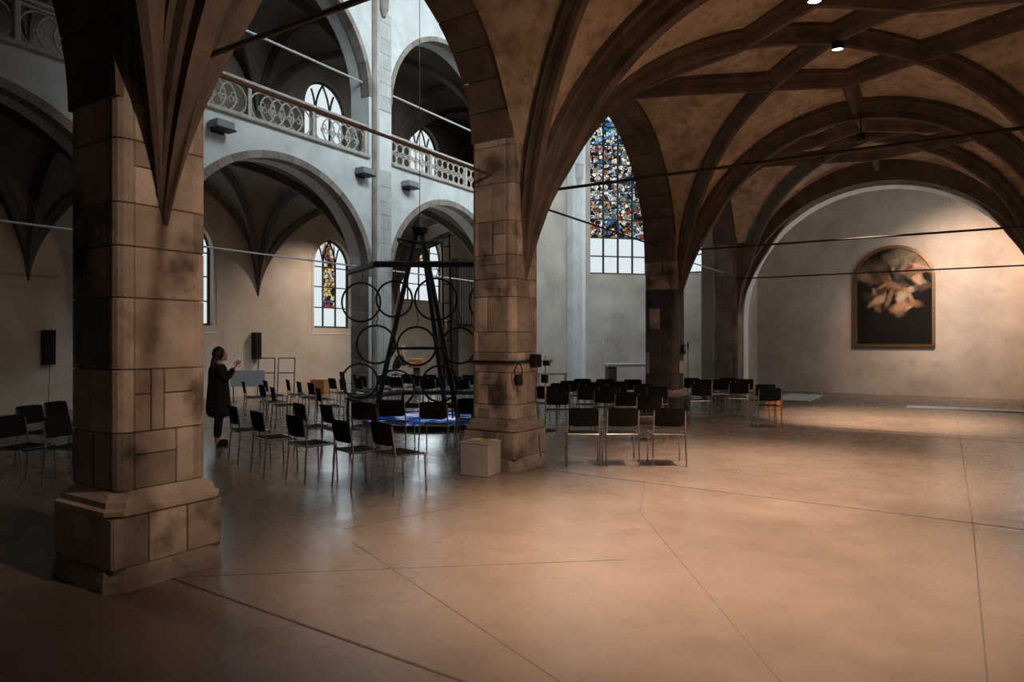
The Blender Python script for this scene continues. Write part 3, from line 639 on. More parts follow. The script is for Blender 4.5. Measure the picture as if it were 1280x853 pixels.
# ------------------------------------------------------------------ painting (plain stand-in for the old picture)
def painting():
    xa, xb, za, zsp = -2.33, -0.19, 1.56, 3.63; xc, a = (xa + xb) / 2, (xb - xa) / 2; rise = 1.04
    def outline(e):
        return [(xa - e, za - e), (xb + e, za - e)] + [(xc + (a + e) * math.cos(PI * k / 28), zsp + (rise + e) * math.sin(PI * k / 28)) for k in range(29)]
    root = tag(empty('altar_painting', (xc, YE, za)), 'round-topped dark oil painting in thin gilt frame on the spotlit wall', 'painting')
    def loc(x, z, y): return (x - xc, y - YE, z - za)
    m = MB(); m.prism(outline(-.03), lambda x, z: loc(x, z, YE - .09), lambda x, z: loc(x, z, YE - .02)); 
    mt, nt, out = nmat('old_master_canvas'); N = nt.nodes.new; L = nt.links.new
    b = N('ShaderNodeBsdfPrincipled'); L(b.outputs[0], out.inputs[0]); b.inputs['Roughness'].default_value = .75; b.inputs['Specular IOR Level'].default_value = .15
    tc = N('ShaderNodeTexCoord'); sp = N('ShaderNodeSeparateXYZ'); L(tc.outputs['Object'], sp.inputs[0])
    def noise(sc, det=5, dist=0.0):
        n = N('ShaderNodeTexNoise'); n.inputs['Scale'].default_value = sc; n.inputs['Detail'].default_value = det; n.inputs['Distortion'].default_value = dist; L(tc.outputs['Object'], n.inputs[0]); return n.outputs[0]
    NZ = {}
    def blob(cx, cz, rx, rz, rot, amt=.35, sc=5):
        sc = round(sc)
        if sc not in NZ: NZ[sc] = noise(sc)
        mp = N('ShaderNodeMapping'); mp.vector_type = 'TEXTURE'; mp.inputs['Location'].default_value = (cx, 0, cz); mp.inputs['Rotation'].default_value = (0, rot, 0); mp.inputs['Scale'].default_value = (rx, 1, rz)
        L(tc.outputs['Object'], mp.inputs[0]); s = N('ShaderNodeSeparateXYZ'); L(mp.outputs[0], s.inputs[0]); c = N('ShaderNodeCombineXYZ'); L(s.outputs[0], c.inputs[0]); L(s.outputs[2], c.inputs[1])
        ln = N('ShaderNodeVectorMath'); ln.operation = 'LENGTH'; L(c.outputs[0], ln.inputs[0])
        ad = N('ShaderNodeMath'); ad.operation = 'MULTIPLY_ADD'; L(NZ[sc], ad.inputs[0]); ad.inputs[1].default_value = amt * 2; L(ln.outputs['Value'], ad.inputs[2])
        r = N('ShaderNodeMapRange'); r.inputs[1].default_value = 1.30; r.inputs[2].default_value = .70; L(ad.outputs[0], r.inputs[0]); return r.outputs[0]
    def mix(f, c1, c2):
        x = N('ShaderNodeMix'); x.data_type = 'RGBA'; L(f, x.inputs[0])
        if isinstance(c1, tuple): x.inputs[6].default_value = (*c1, 1)
        else: L(c1, x.inputs[6])
        if isinstance(c2, tuple): x.inputs[7].default_value = (*c2, 1)
        else: L(c2, x.inputs[7])
        return x.outputs[2]
    base = mix(noise(3.5), (.003, .0027, .0024), (.016, .011, .008))
    sky = mix(noise(4.0, 6, 1.0), (.05, .042, .03), (.34, .27, .18))
    col = mix(blob(.55, 2.55, 1.0, .85, .3), base, sky)
    col = mix(blob(-.55, 2.35, .75, .5, .2), col, mix(noise(6), (.015, .012, .009), (.12, .085, .05)))
    flesh = mix(noise(9, 8, .5), (.03, .016, .010), (.52, .32, .20))
    rg = random.Random(23)
    tones = [(.50, .31, .19), (.40, .22, .125), (.22, .115, .06), (.10, .055, .032), (.012, .009, .007), (.45, .35, .25), (.30, .20, .12), (.015, .011, .009), (.16, .038, .018), (.06, .05, .04)]
    for k in range(46):                     # loose painterly dabs of warm and dark colour, densest across the middle
        band = k % 3
        if band == 0: cx_, cz_ = rg.uniform(-.55, .85), rg.gauss(1.55, .28)
        elif band == 1: cx_, cz_ = rg.uniform(-.1, .9), rg.uniform(1.9, 2.8)
        else: cx_, cz_ = rg.uniform(-.9, .3), rg.uniform(1.3, 2.5)
        tn = tones[rg.randrange(6)] if band == 0 else tones[rg.randrange(len(tones))]
        if band == 2: tn = tuple(.55 * q for q in tn)
        col = mix(blob(cx_, cz_, rg.uniform(.2, .5), rg.uniform(.08, .2), rg.uniform(-1.3, 1.3), .34, rg.uniform(5, 10)), col, tn)
    L(col, b.inputs['Base Color'])
    m.build('canvas', mt, root)
    o1, o2 = outline(-.045), outline(.05); n = len(o1); mf = MB()
    vs = [loc(x, z, y) for (pl, y) in ((o1, YE - .09), (o1, YE - .12), (o2, YE - .10), (o2, YE - .005)) for (x, z) in pl]
    fs = [(r*n+k, r*n+(k+1) % n, (r+1)*n+(k+1) % n, (r+1)*n+k) for r in range(3) for k in range(n)]
    mf.add(vs, fs).build('frame', M['gilt'], root)
painting()

# ------------------------------------------------------------------ spot lamps under the vault
def spot(loc, target, power, size, blend, label, col=WARM, radius=.06, body=True, group='ceiling spotlights'):
    loc, target = Vector(loc), Vector(target)
    root = tag(empty('ceiling_spotlight', loc), label, 'spotlight', group); d = (target - loc).normalized(); q = d.to_track_quat('-Z', 'Y')
    def rl(mb, nm, mt): o = mb.build(nm, mt, root); o.rotation_mode = 'QUATERNION'; o.rotation_quaternion = q; return o
    rl(MB().lathe([(.07, .10), (.085, .09), (.085, .0), (.075, .0), (.075, .015), (.07, .016)], n=18), 'housing', M['black'])
    rl(MB().lathe([(.074, .004), (.074, .012)], n=18), 'lens', M['lamp_lens'])
    MB().tube([(0, 0, .08), (0, 0, .30 if loc.z > 5.8 else .42)], .012, 6).build('stem', M['black'], root)
    l = bpy.data.lights.new('spot_beam', 'SPOT'); l.energy = power; l.spot_size = size; l.spot_blend = blend; l.color = col; l.shadow_soft_size = radius
    lo = bpy.data.objects.new('spot_beam', l); COL.objects.link(lo); lo.location = loc + d * .03; lo.rotation_euler = q.to_euler()
XM = -1.35
pa_, pb_ = pix(1018, 2, 5.85), pix(1047, 62, 6.0)
spot(pa_, (-1.7, 9.4, 0), 3900, 1.02, 1.0, 'round ceiling spotlight on vault ridge beside the collared pillar arch')
spot(pb_, (-1.6, 11.6, 0), 800, 1.8, 1.0, 'round ceiling spotlight at the crown of the star vault')
spot((-1.25, 14.03, 5.45), (-1.0, 16.6, 0), 5600, .95, 1.0, 'small ceiling spotlight at the foot of the ridge rib by the arch')
spot((XM, 5.6, 6.0), (-1.75, 5.5, 0), 4700, 1.12, 1.0, 'ceiling spotlight overhead in the bay of the open floor', group=None)
spot((0.6, 3.05, 5.2), (-5.0, 5.2, 1.9), 560, 1.5, 1.0, 'unseen added spotlight by the south wall brightening the arcade pillars', group=None)  # unseen fill lamp added to brighten the pillar faces
spot((1.3, 20.45, 5.9), (0.75, YE, 2.9), 1700, 1.35, 1.0, 'spotlight inside the chapel arch aimed at the painting', col=(1, .72, .55), group=None)
spot((-16.0, 16.9, 6.0), (-18.1, 14.7, 0.8), 900, 1.5, 1.0, 'added spotlight brightening the north aisle wall before the amber window', col=(1, .87, .76), group=None)  # added lamp that lifts the dark north aisle wall

# ------------------------------------------------------------------ chairs
def make_chair():
    root = empty('stacking_chair')
    m = MB(); K = 6; vs = []
    for i in range(K + 1):                     # seat shell, slightly dished, rounded front
        y = -.19 + .40 * i / K; z = .455 - .012 * math.sin(PI * i / K) - (.02 if i == K else 0)
        for x in (-.215, -.15, 0, .15, .215): vs.append((x, y, z - (.006 if abs(x) < .2 else 0)))
    n = len(vs); vs += [(x, y, z - .018) for x, y, z in vs]; R = 5
    fs = [(i*R+k, i*R+k+1, (i+1)*R+k+1, (i+1)*R+k) for i in range(K) for k in range(R - 1)]
    fs += [tuple(n + q for q in reversed(f)) for f in fs]
    edge = [k for k in range(R)] + [i*R + R-1 for i in range(1, K + 1)] + [K*R + k for k in range(R - 2, -1, -1)] + [i*R for i in range(K - 1, 0, -1)]
    fs += [(edge[k], edge[(k+1) % len(edge)], n + edge[(k+1) % len(edge)], n + edge[k]) for k in range(len(edge))]
    m.add(vs, fs).build('seat', M['seat'], root)
    m = MB(); vs = []
    for j in range(5):                         # backrest shell, curved around the sitter
        z = .545 + .255 * j / 4
        for i in range(7):
            x = -.205 + .41 * i / 6; e = .012 if j in (0, 4) and i in (0, 6) else 0
            vs.append((x * (1 - e * 2), -.205 - .05 * (z - .5) / .3 - .028 * (1 - (x / .205) ** 2), z - (e if j == 4 else -e)))
    n = len(vs); vs += [(x, y + .016, z) for x, y, z in vs]; fs = [(j*7+i, j*7+i+1, (j+1)*7+i+1, (j+1)*7+i) for j in range(4) for i in range(6)]
    fs += [tuple(n + q for q in reversed(f)) for f in fs]; edge = list(range(7)) + [j*7+6 for j in range(1, 5)] + [28 + k for k in range(5, -1, -1)] + [j*7 for j in range(3, 0, -1)]
    fs += [(edge[k], edge[(k+1) % len(edge)], n + edge[(k+1) % len(edge)], n + edge[k]) for k in range(len(edge))]
    m.add(vs, fs).build('backrest', M['seat'], root)
    r = .0105
    for s in (-1, 1):
        MB().tube([(s*.225, -.235, 0), (s*.218, -.20, .44), (s*.212, -.212, .56), (s*.208, -.24, .76)], r, 8).build('rear_leg', M['chrome'], root)
        MB().tube([(s*.225, .21, 0), (s*.22, .195, .40), (s*.218, .185, .43)], r, 8).build('front_leg', M['chrome'], root)
        MB().tube([(s*.22, -.2, .436), (s*.22, .19, .436)], r, 8).build('seat_rail', M['chrome'], root)
    MB().tube([(-.22, .19, .432), (.22, .19, .432)], r, 8).build('front_rail', M['chrome'], root)
    MB().tube([(-.218, -.2, .436), (.218, -.2, .436)], r, 8).build('rear_rail', M['chrome'], root)
    return root
proto = make_chair(); used = [False]; PLACED = []
def chair(p, ang, label, group):
    o = proto if not used[0] else copy_tree(proto); used[0] = True
    f = Vector((-math.sin(ang), math.cos(ang), 0)); q = Vector((p[0], p[1], 0)) + f * .25
    o.location = q; o.rotation_euler = (0, 0, ang); tag(o, label, 'chair', group); PLACED.append((q.x, q.y))
def chairs(lst, base, label, group, jit=.12):
    for it in lst:
        u, v = it[0], it[1]; a = it[2] if len(it) > 2 and it[2] is not None else base; lb = it[3] if len(it) > 3 else label
        p = pix(u, v, .80)
        fc = Vector((-math.sin(a), math.cos(a), 0)) * .25
        while any(math.hypot(p.x + fc.x - x, p.y + fc.y - y) < .50 for x, y in PLACED): p = p + Vector((-.536, .844, 0)) * .12
        chair(p, a + random.uniform(-jit, jit), lb, group)
R_ = math.radians
chairs([(320, 514), (373, 504), (367.5, 519.5), (407, 506), (454, 503.5, R_(12)), (425, 525), (489, 500, R_(28)), (475.5, 528), (541, 502.5, R_(30), 'black chair between the white plinth and the glowing basin'), (588, 498, R_(30), 'black chair half hidden by the collared pillar, facing the basin'), (290, 507, None, 'black chair right beside the person holding up a phone')], R_(-14),
       'black chair with chrome legs near the hoop sculpture, back turned to the open aisle floor', 'chairs beside the hoop sculpture')
chairs([(304, 477), (316, 478), (327, 481), (357, 475), (373, 477), (388, 478.7), (414.6, 473), (427.7, 474.5), (427, 465), (438.5, 475), (443, 468.5), (453, 470.5), (340, 484), (397, 485)], R_(-25),
       'black chair in the north rows before the plastered wall with the column loudspeaker', 'chairs before the north aisle wall')
chairs([(475, 471), (494, 471.5), (510, 468), (526, 470), (534, 473), (537, 468.5), (545, 473), (567, 471), (577, 474), (586, 469)], R_(10),
       'black chair in the rows seen through the hoops of the sculpture', 'chairs behind the hoop sculpture')
chairs([(729.5, 510, None, 'black chair of the block, end of back row beside the collared pillar'), (779, 510, None, 'black chair in the middle of the three-chair back row of the block'), (837.5, 510, None, 'black chair of the three-chair back row standing right before the blackened pillar'), (697, 489), (757, 487), (784, 490), (812, 494), (735, 484), (683, 483), (712, 476), (728, 473.5), (745, 478), (756, 474), (772, 477), (791, 474.5), (805, 480), (700, 479), (762, 482), (822, 483), (838, 478)], R_(31),
       'black chair in the seating block between the collared pillar and the blackened pillar', 'chairs in the block by the blackened pillar', .05)
chairs([(877, 480), (924, 478), (963, 485, None, 'black chair over the small orange box, end of its row'), (957, 480.5), (864, 472.5), (879, 474.5), (902, 474), (931, 474), (915, 473)], R_(28),
       'black chair in the block between the blackened pillar and the slim grey pillar', 'chairs in the block by the chapel pillar', .05)
chairs([(36, 507), (10, 520), (62, 503), (70, 520)], R_(-70), 'black chair in the deep shade behind the massive weathered pillar', 'chairs in the shade')

# ------------------------------------------------------------------ hoop sculpture
def sculpture():
    cx, cy = -8.95, 11.06; root = tag(empty('hoop_sculpture', (cx, cy, 0)), 'black tripod sculpture with bent beams and hanging iron hoops in the nave', 'sculpture')
    R = 1.8; ox, oy = -.30 * math.cos(TH), -.30 * math.sin(TH); hexa = lambda r, z, off=0: [(r * math.cos(PI/3*k + off), r * math.sin(PI/3*k + off), z) for k in range(6)]
    off = TH + R_(0)
    apex = (0, 0, 4.0)
    for k in range(3):
        a = off + R_((210, 330, 62)[k]); MB().tube([(ox + 1.0*math.cos(a), oy + 1.0*math.sin(a), .02), (ox + .05*math.cos(a), oy + .05*math.sin(a), 4.05)], [.055, .05], 8).build('tripod_leg', M['iron'], root)
    hx = hexa(R, 3.13, off); hb = hexa(R, .50, off)
    for k in range(6):
        p, q = Vector(hx[k]), Vector(hx[(k+1) % 6])
        if k >= 3: MB().tube([p, q], .06, 6).build('upper_beam', M['iron'], root)
        p, q = Vector(hb[k]), Vector(hb[(k+1) % 6]); MB().tube([p, q], .05, 6).build('lower_beam', M['iron'], root)
        MB().tube([Vector(hb[k]), Vector((hb[k][0], hb[k][1], .0))], .03, 6).build('foot', M['iron'], root)
    for k in range(3):
        a = off + R_(30) + k * 2*PI/3 + PI; b = a + 2*PI/3; r_, z_ = .62, 1.55
        MB().tube([(ox + r_*math.cos(a), oy + r_*math.sin(a), z_), (ox + r_*math.cos(b), oy + r_*math.sin(b), z_)], .028, 6).build('cross_bar', M['iron'], root)
    for side, row, tt in ((4, 0, .19), (4, 0, .62), (4, 1, .0), (4, 1, .42), (4, 1, .86), (4, 2, .2), (4, 2, .66), (3, 0, .5), (3, 2, .45), (5, 0, .3), (5, 1, .6), (5, 2, .4)):
        p, q = Vector(hx[side]), Vector(hx[(side+1) % 6]); t = (Vector(hx[5]) - Vector(hx[4])).normalized(); c = p + (q - p) * tt; sk = random.uniform(-.25, .25) + (.45 if side == 5 else 0)
        t = Vector((t.x * math.cos(sk) - t.y * math.sin(sk), t.x * math.sin(sk) + t.y * math.cos(sk), 0))
        c.z = 2.46 - row * .80 + random.uniform(-.06, .06); rr = random.uniform(.33, .39)
        ring = MB().tube([c + t * rr * math.cos(2*PI*j/36) + Vector((0, 0, rr * math.sin(2*PI*j/36))) for j in range(36)], .021, 6, closed=True).build('hoop', M['iron'], root)
        MB().tube([c + Vector((0, 0, rr)), c + Vector((.03, .02, rr + .14)), (c.x, c.y, min(3.10, c.z + rr + .28))], .008, 5).build('chain', M['iron'], ring)
    # ladder frame beside the tripod
    for dx in (-.1, .1): MB().tube([(ox + .42 + dx, oy + .45, .02), (ox + .36 + dx, oy + .42, 3.95)], .022, 6).build('ladder_rail', M['iron'], root)
    for j in range(9): MB().tube([(ox + .30, oy + .44, .5 + .4*j), (ox + .50, oy + .44, .5 + .4*j)], .014, 6).build('ladder_rung', M['iron'], root)
    MB().lathe([(.05, 3.9), (.16, 3.95), (.2, 4.05), (.12, 4.2), (.04, 4.3)], (ox, oy, 0), n=14).build('apex_block', M['iron'], root)
    rg = MB().tube([(ox + .45*math.cos(2*PI*j/24), oy + .45*math.sin(2*PI*j/24), 3.75 + .06*math.sin(2*PI*j/12)) for j in range(24)], .03, 6, closed=True); rg.build('apex_ring', M['iron'], root)
    c = MB().tube([(cx + ox, cy + oy, 4.28), (cx + ox, cy + oy, 14.2)], .008, 6).build('suspension_cable', M['iron']); tag(c, 'thin dark cable hanging from the nave roof to the sculpture apex', 'cable')
    # glowing blue basin on the floor inside the hoops
    bs = tag(empty('video_basin', (cx, cy, 0)), 'shallow black round basin with blue and white glowing picture under the sculpture', 'basin')
    MB().lathe([(1.42, 0), (1.45, .02), (1.45, .10), (1.38, .10), (1.36, .06)], n=40).build('rim', M['black'], bs)
    mt, nt, out = nmat('blue_video'); N = nt.nodes.new; L = nt.links.new; g = N('ShaderNodeNewGeometry'); n = N('ShaderNodeTexNoise'); n.inputs['Scale'].default_value = 1.7; n.inputs['Detail'].default_value = 7; n.inputs['Distortion'].default_value = 1.2
    L(g.outputs['Position'], n.inputs[0]); r = N('ShaderNodeValToRGB'); e = r.color_ramp.elements; e[0].position = .40; e[0].color = (.002, .008, .03, 1); e[1].position = .66; e[1].color = (.8, .85, 1, 1)
    x = e.new(.52); x.color = (.02, .10, .45, 1); L(n.outputs[0], r.inputs[0]); em = N('ShaderNodeEmission'); em.inputs[1].default_value = .6; L(r.outputs[0], em.inputs[0]); L(em.outputs[0], out.inputs[0])
    MB().lathe([(1.37, .05), (1.37, .075)], n=40).build('screen', mt, bs)
sculpture()

# ------------------------------------------------------------------ people
def skin_part(verts, edges, radii, sub=1):
    me = bpy.data.meshes.new('tmp'); me.from_pydata(verts, edges, []); o = bpy.data.objects.new('tmp', me); COL.objects.link(o)
    md = o.modifiers.new('s', 'SKIN'); md.use_smooth_shade = True
    for i, sv in enumerate(me.skin_vertices[0].data): r = radii[i]; sv.radius = r if isinstance(r, tuple) else (r, r); sv.use_root = (i == 0)
    sd = o.modifiers.new('d', 'SUBSURF'); sd.levels = sub
    dg = bpy.context.evaluated_depsgraph_get(); ev = o.evaluated_get(dg); em = ev.to_mesh()
    vs = [tuple(v.co) for v in em.vertices]; fs = [tuple(p.vertices) for p in em.polygons]; ev.to_mesh_clear(); bpy.data.objects.remove(o); return vs, fs
def uv_ball(c, r, n=14, m=10, shape=None):
    vs = []; fs = []
    for j in range(m + 1):
        p = PI * j / m
        for i in range(n):
            a = 2 * PI * i / n; d = Vector((math.sin(p) * math.cos(a), math.sin(p) * math.sin(a), math.cos(p)))
            k = shape(d) if shape else 1; vs.append(tuple(Vector(c) + Vector((d.x * r[0], d.y * r[1], d.z * r[2])) * k))
    for j in range(m):
        for i in range(n): fs.append((j*n+i, j*n+(i+1) % n, (j+1)*n+(i+1) % n, (j+1)*n+i))
    return vs, fs
def remesh_obj(mb, name, mat, parent, vox=.012):
    o = mb.build(name, mat, parent, smooth=True); md = o.modifiers.new('union', 'REMESH'); md.mode = 'VOXEL'; md.voxel_size = vox; md.use_smooth_shade = True
    sm = o.modifiers.new('soft', 'SMOOTH'); sm.factor = .5; sm.iterations = 2
    return o
def head(mb, c, fwd, r=.1):
    """head with brow, nose, chin and ears, facing fwd (unit, horizontal)"""
    f = Vector(fwd); s = Vector((f.y, -f.x, 0))
    rot = Matrix((( s.x, f.x, 0), (s.y, f.y, 0), (0, 0, 1)))
    def sh(d):
        k = 1.0
        if d.z < -.2: k -= .10 * (-d.z - .2) * (1 - d.y)
        return k
    vs, fs = uv_ball((0, 0, 0), (.076, .096, .118), 18, 14, sh); mb.add([rot @ Vector(v) + Vector(c) for v in vs], fs)
    for (p, rr) in (((0, .098, -.012), (.014, .022, .028)), ((0, .086, -.075), (.03, .02, .02)), ((0, .09, -.05), (.026, .012, .008)), ((-.077, -.005, -.01), (.012, .022, .032)), ((.077, -.005, -.01), (.012, .022, .032)), ((-.03, .085, .02), (.016, .012, .01)), ((.03, .085, .02), (.016, .012, .01))):
        vs, fs = uv_ball(p, rr, 10, 8); mb.add([rot @ Vector(v) + Vector(c) for v in vs], fs)
def hand(mb, wrist, dirv, palm_n, L_=.17, curl=.5):
    """palm with four unequal bent fingers and a thumb leaving the side"""
    d = Vector(dirv).normalized(); n = Vector(palm_n); n = (n - d * n.dot(d)).normalized(); s = d.cross(n); w_ = Vector(wrist)
    vs, fs = skin_part([tuple(w_), tuple(w_ + d * .05), tuple(w_ + d * .09)], [(0, 1), (1, 2)], [(.026, .018), (.04, .017), (.042, .015)]); mb.add(vs, fs)
    for k, ln in enumerate((.068, .078, .074, .058)):
        b = w_ + d * .088 + s * (.03 - .02 * k); p1 = b + d * ln * .45 + n * ln * .15 * curl; p2 = p1 + d * ln * .3 * (1 - curl * .5) + n * ln * .35 * curl; p3 = p2 + d * ln * .2 * (1 - curl) + n * ln * .3 * curl
        vs, fs = skin_part([tuple(b - d * .02), tuple(p1), tuple(p2), tuple(p3)], [(0, 1), (1, 2), (2, 3)], [.0095, .009, .0085, .007]); mb.add(vs, fs)
    b = w_ + d * .03 + s * .035; vs, fs = skin_part([tuple(b), tuple(b + d * .035 + s * .022 + n * .01), tuple(b + d * .06 + s * .02 + n * .03)], [(0, 1), (1, 2)], [.012, .0105, .009]); mb.add(vs, fs)

def person_phone():
    p = pix(273, 557, 0); root = tag(empty('person', (p.x, p.y, 0), 0), 'person in long black coat with long dark hair raising a phone', 'person')
    # looks towards the sculpture, slightly across the nave
    f = Vector((0.55, .83, 0)).normalized(); s = Vector((f.y, -f.x, 0)); Z = Vector((0, 0, 1))
    P = lambda a, b, z: tuple(s * a + f * b + Z * z)
    body = MB(); hc = P(0, .03, 1.475); head(body, hc, f)
    vs, fs = skin_part([P(0, 0, .90), P(0, 0, 1.1), P(0, -.01, 1.28), P(0, 0, 1.36), P(0, .015, 1.43)], [(0, 1), (1, 2), (2, 3), (3, 4)], [(.15, .11), (.13, .1), (.16, .1), (.06, .06), (.05, .05)]); body.add(vs, fs)
    for sg in (-1, 1):
        vs, fs = skin_part([P(sg*.08, 0, .92), P(sg*.10, .01, .5), P(sg*.10, -.02, .09), P(sg*.10, -.03, .045), P(sg*.11, .15, .03)], [(0, 1), (1, 2), (2, 3), (3, 4)], [.085, .06, .045, .045, .035]); body.add(vs, fs)
        sh, el, wr = P(sg*.17, 0, 1.28), P(sg*.20, .10, 1.06), P(sg*.06, .25, 1.27)
        vs, fs = skin_part([sh, el, wr], [(0, 1), (1, 2)], [.048, .04, .026]); body.add(vs, fs)
        hand(body, wr, Vector(P(-sg*.01, .06, .09)), Vector(P(-sg, .2, 0)), curl=.7)
    remesh_obj(body, 'body', M['skin'], root, .009)
    coat = MB()
    vs, fs = skin_part([P(0, 0, .42), P(0, 0, .62), P(0, 0, .9), P(0, 0, 1.12), P(0, -.01, 1.27), P(0, 0, 1.355)], [(k, k+1) for k in range(5)], [(.25, .2), (.24, .19), (.21, .17), (.185, .15), (.20, .14), (.085, .085)]); coat.add(vs, fs)
    for sg in (-1, 1):
        vs, fs = skin_part([P(sg*.12, 0, 1.26), P(sg*.18, 0, 1.27), P(sg*.21, .10, 1.05), P(sg*.07, .235, 1.255)], [(0, 1), (1, 2), (2, 3)], [.08, .078, .066, .046]); coat.add(vs, fs)
        vs, fs = skin_part([P(sg*.09, 0, .6), P(sg*.10, .01, .5), P(sg*.10, -.02, .11)], [(0, 1), (1, 2)], [.085, .075, .065]); coat.add(vs, fs)
        vs, fs = skin_part([P(sg*.10, -.05, .05), P(sg*.105, .03, .045), P(sg*.11, .16, .035)], [(0, 1), (1, 2)], [.052, .048, .042]); coat.add(vs, fs)
    remesh_obj(coat, 'coat', M['cloth_black'], root, .014)
    hair = MB(); C = Vector(hc)
    vs, fs = uv_ball(tuple(C + f * -.025 + Z * .02), (.102, .108, .12), 16, 12); hair.add(vs, fs)
    for a in (-.075, -.03, .03, .075):
        vs, fs = skin_part([tuple(C + s * a - f * .05 + Z * .05), tuple(C + s * a * 1.15 - f * .095 - Z * .1), tuple(C + s * a * 1.3 - f * .12 - Z * .28), tuple(C + s * a * 1.1 - f * .11 - Z * .42)], [(0, 1), (1, 2), (2, 3)], [.05, .055, .05, .03]); hair.add(vs, fs)
    remesh_obj(hair, 'hair', M['hair_dark'], root, .012)
    q = Vector(P(.0, .335, 1.41)) + Vector((p.x, p.y, 0)); ph = tag(empty('mobile_phone', q, math.atan2(-f.x, f.y)), 'small mobile phone with lit screen held up by the standing person', 'phone')
    MB().bbox((0, 0, 0), (.075, .009, .15), .004).build('body', M['black'], ph); MB().box((0, -.0052, 0), (.067, .001, .135)).build('screen', M['screen_phone'], ph)
person_phone()
def person_player():
    p = pix(494, 493, 0); root = tag(empty('person', (p.x, p.y, 0)), 'person with long fair hair in dark top leaning forward behind the hoops', 'person')
    f = Vector((.86, .50, 0)).normalized(); s = Vector((f.y, -f.x, 0)); Z = Vector((0, 0, 1)); P = lambda a, b, z: tuple(s * a + f * b + Z * z)
    body = MB(); hc = P(0, .30, 1.42); head(body, hc, f)
    vs, fs = skin_part([P(0, 0, .78), P(0, .06, .98), P(0, .16, 1.18), P(0, .2, 1.27), P(0, .26, 1.35)], [(k, k+1) for k in range(4)], [(.15, .12), (.13, .1), (.16, .1), (.06, .06), (.05, .05)]); body.add(vs, fs)
    for sg in (-1, 1):
        vs, fs = skin_part([P(sg*.08, .02, .76), P(sg*.12, .38, .62), P(sg*.12, .30, .10), P(sg*.12, .28, .045), P(sg*.13, .46, .03)], [(k, k+1) for k in range(4)], [.085, .062, .046, .045, .035]); body.add(vs, fs)
        wr = P(sg*.12, .50, 1.0); vs, fs = skin_part([P(sg*.17, .16, 1.2), P(sg*.22, .24, .96), wr], [(0, 1), (1, 2)], [.05, .042, .027]); body.add(vs, fs)
        hand(body, wr, Vector(P(-sg*.01, .1, -.01)), Vector((0, 0, -1)), curl=.6)
    remesh_obj(body, 'body', M['skin'], root, .010)
    top = MB(); vs, fs = skin_part([P(0, -.01, .74), P(0, .05, .96), P(0, .15, 1.18), P(0, .2, 1.26)], [(k, k+1) for k in range(3)], [(.19, .155), (.17, .14), (.2, .14), (.085, .085)]); top.add(vs, fs)
    for sg in (-1, 1): vs, fs = skin_part([P(sg*.12, .15, 1.19), P(sg*.18, .16, 1.19), P(sg*.23, .24, .95), P(sg*.135, .46, .99)], [(k, k+1) for k in range(3)], [.08, .078, .062, .043]); top.add(vs, fs)
    remesh_obj(top, 'top', M['cloth_black'], root, .014)
    tr = MB()
    for sg in (-1, 1): vs, fs = skin_part([P(sg*.07, -.02, .77), P(sg*.12, .38, .62), P(sg*.12, .30, .12)], [(0, 1), (1, 2)], [.115, .085, .07]); tr.add(vs, fs)
    remesh_obj(tr, 'trousers', M['cloth_light'], root, .014)
    hair = MB(); C = Vector(hc); vs, fs = uv_ball(tuple(C - f * .03 + Z * .02), (.1, .105, .118), 16, 12); hair.add(vs, fs)
    for a in (-.075, 0, .075): vs, fs = skin_part([tuple(C + s * a - f * .03 + Z * .04), tuple(C + s * a * 1.2 - f * .03 - Z * .12), tuple(C + s * a * 1.2 + f * .0 - Z * .26)], [(0, 1), (1, 2)], [.05, .052, .03]); hair.add(vs, fs)
    remesh_obj(hair, 'hair', M['hair_fair'], root, .012)
    st = tag(empty('stool', (p.x, p.y, 0)), 'tall black stool under the person with fair hair', 'stool')
    MB().lathe([(.15, .60), (.17, .61), (.17, .64), (.15, .65)], n=20).build('seat', M['black'], st)
    for k in range(4): a = PI/4 + k*PI/2; MB().tube([(.1*math.cos(a), .1*math.sin(a), .61), (.2*math.cos(a), .2*math.sin(a), 0)], .012, 6).build('leg', M['iron'], st)
person_player()

# ------------------------------------------------------------------ other furniture
def wooden_lectern():
    p = pix(521, 492, 0); o = tag(empty('lectern', (p.x, p.y, 0), R_(20)), 'small orange wooden desk beside the person with fair hair', 'desk')
    MB().bbox((0, 0, .98), (.46, .34, .28), .01).build('desk_box', M['wood'], o); MB().bbox((0, 0, .42), (.2, .16, .84), .01).build('column', M['dark_wood'], o); MB().bbox((0, 0, .02), (.42, .36, .04), .008).build('foot', M['dark_wood'], o)
wooden_lectern()
def crate(u, v, lab, sz=(.34, .3, .36)):
    p = pix(u, v, 0); o = tag(empty('wooden_box', (p.x, p.y, 0), R_(15)), lab, 'box')
    MB().bbox((0, 0, sz[2]/2), sz, .008).build('body', M['wood'], o); MB().bbox((0, 0, sz[2] + .01), (sz[0] + .02, sz[1] + .02, .02), .005).build('lid', M['wood'], o)
crate(400, 492, 'orange wooden box on the floor beyond the north chairs', (.5, .35, .44)); crate(497, 490, 'orange wooden box on the floor behind the hoop sculpture', (.5, .35, .3)); crate(966, 512, 'small orange wooden box under the chairs by the chapel pillar', (.4, .3, .3))
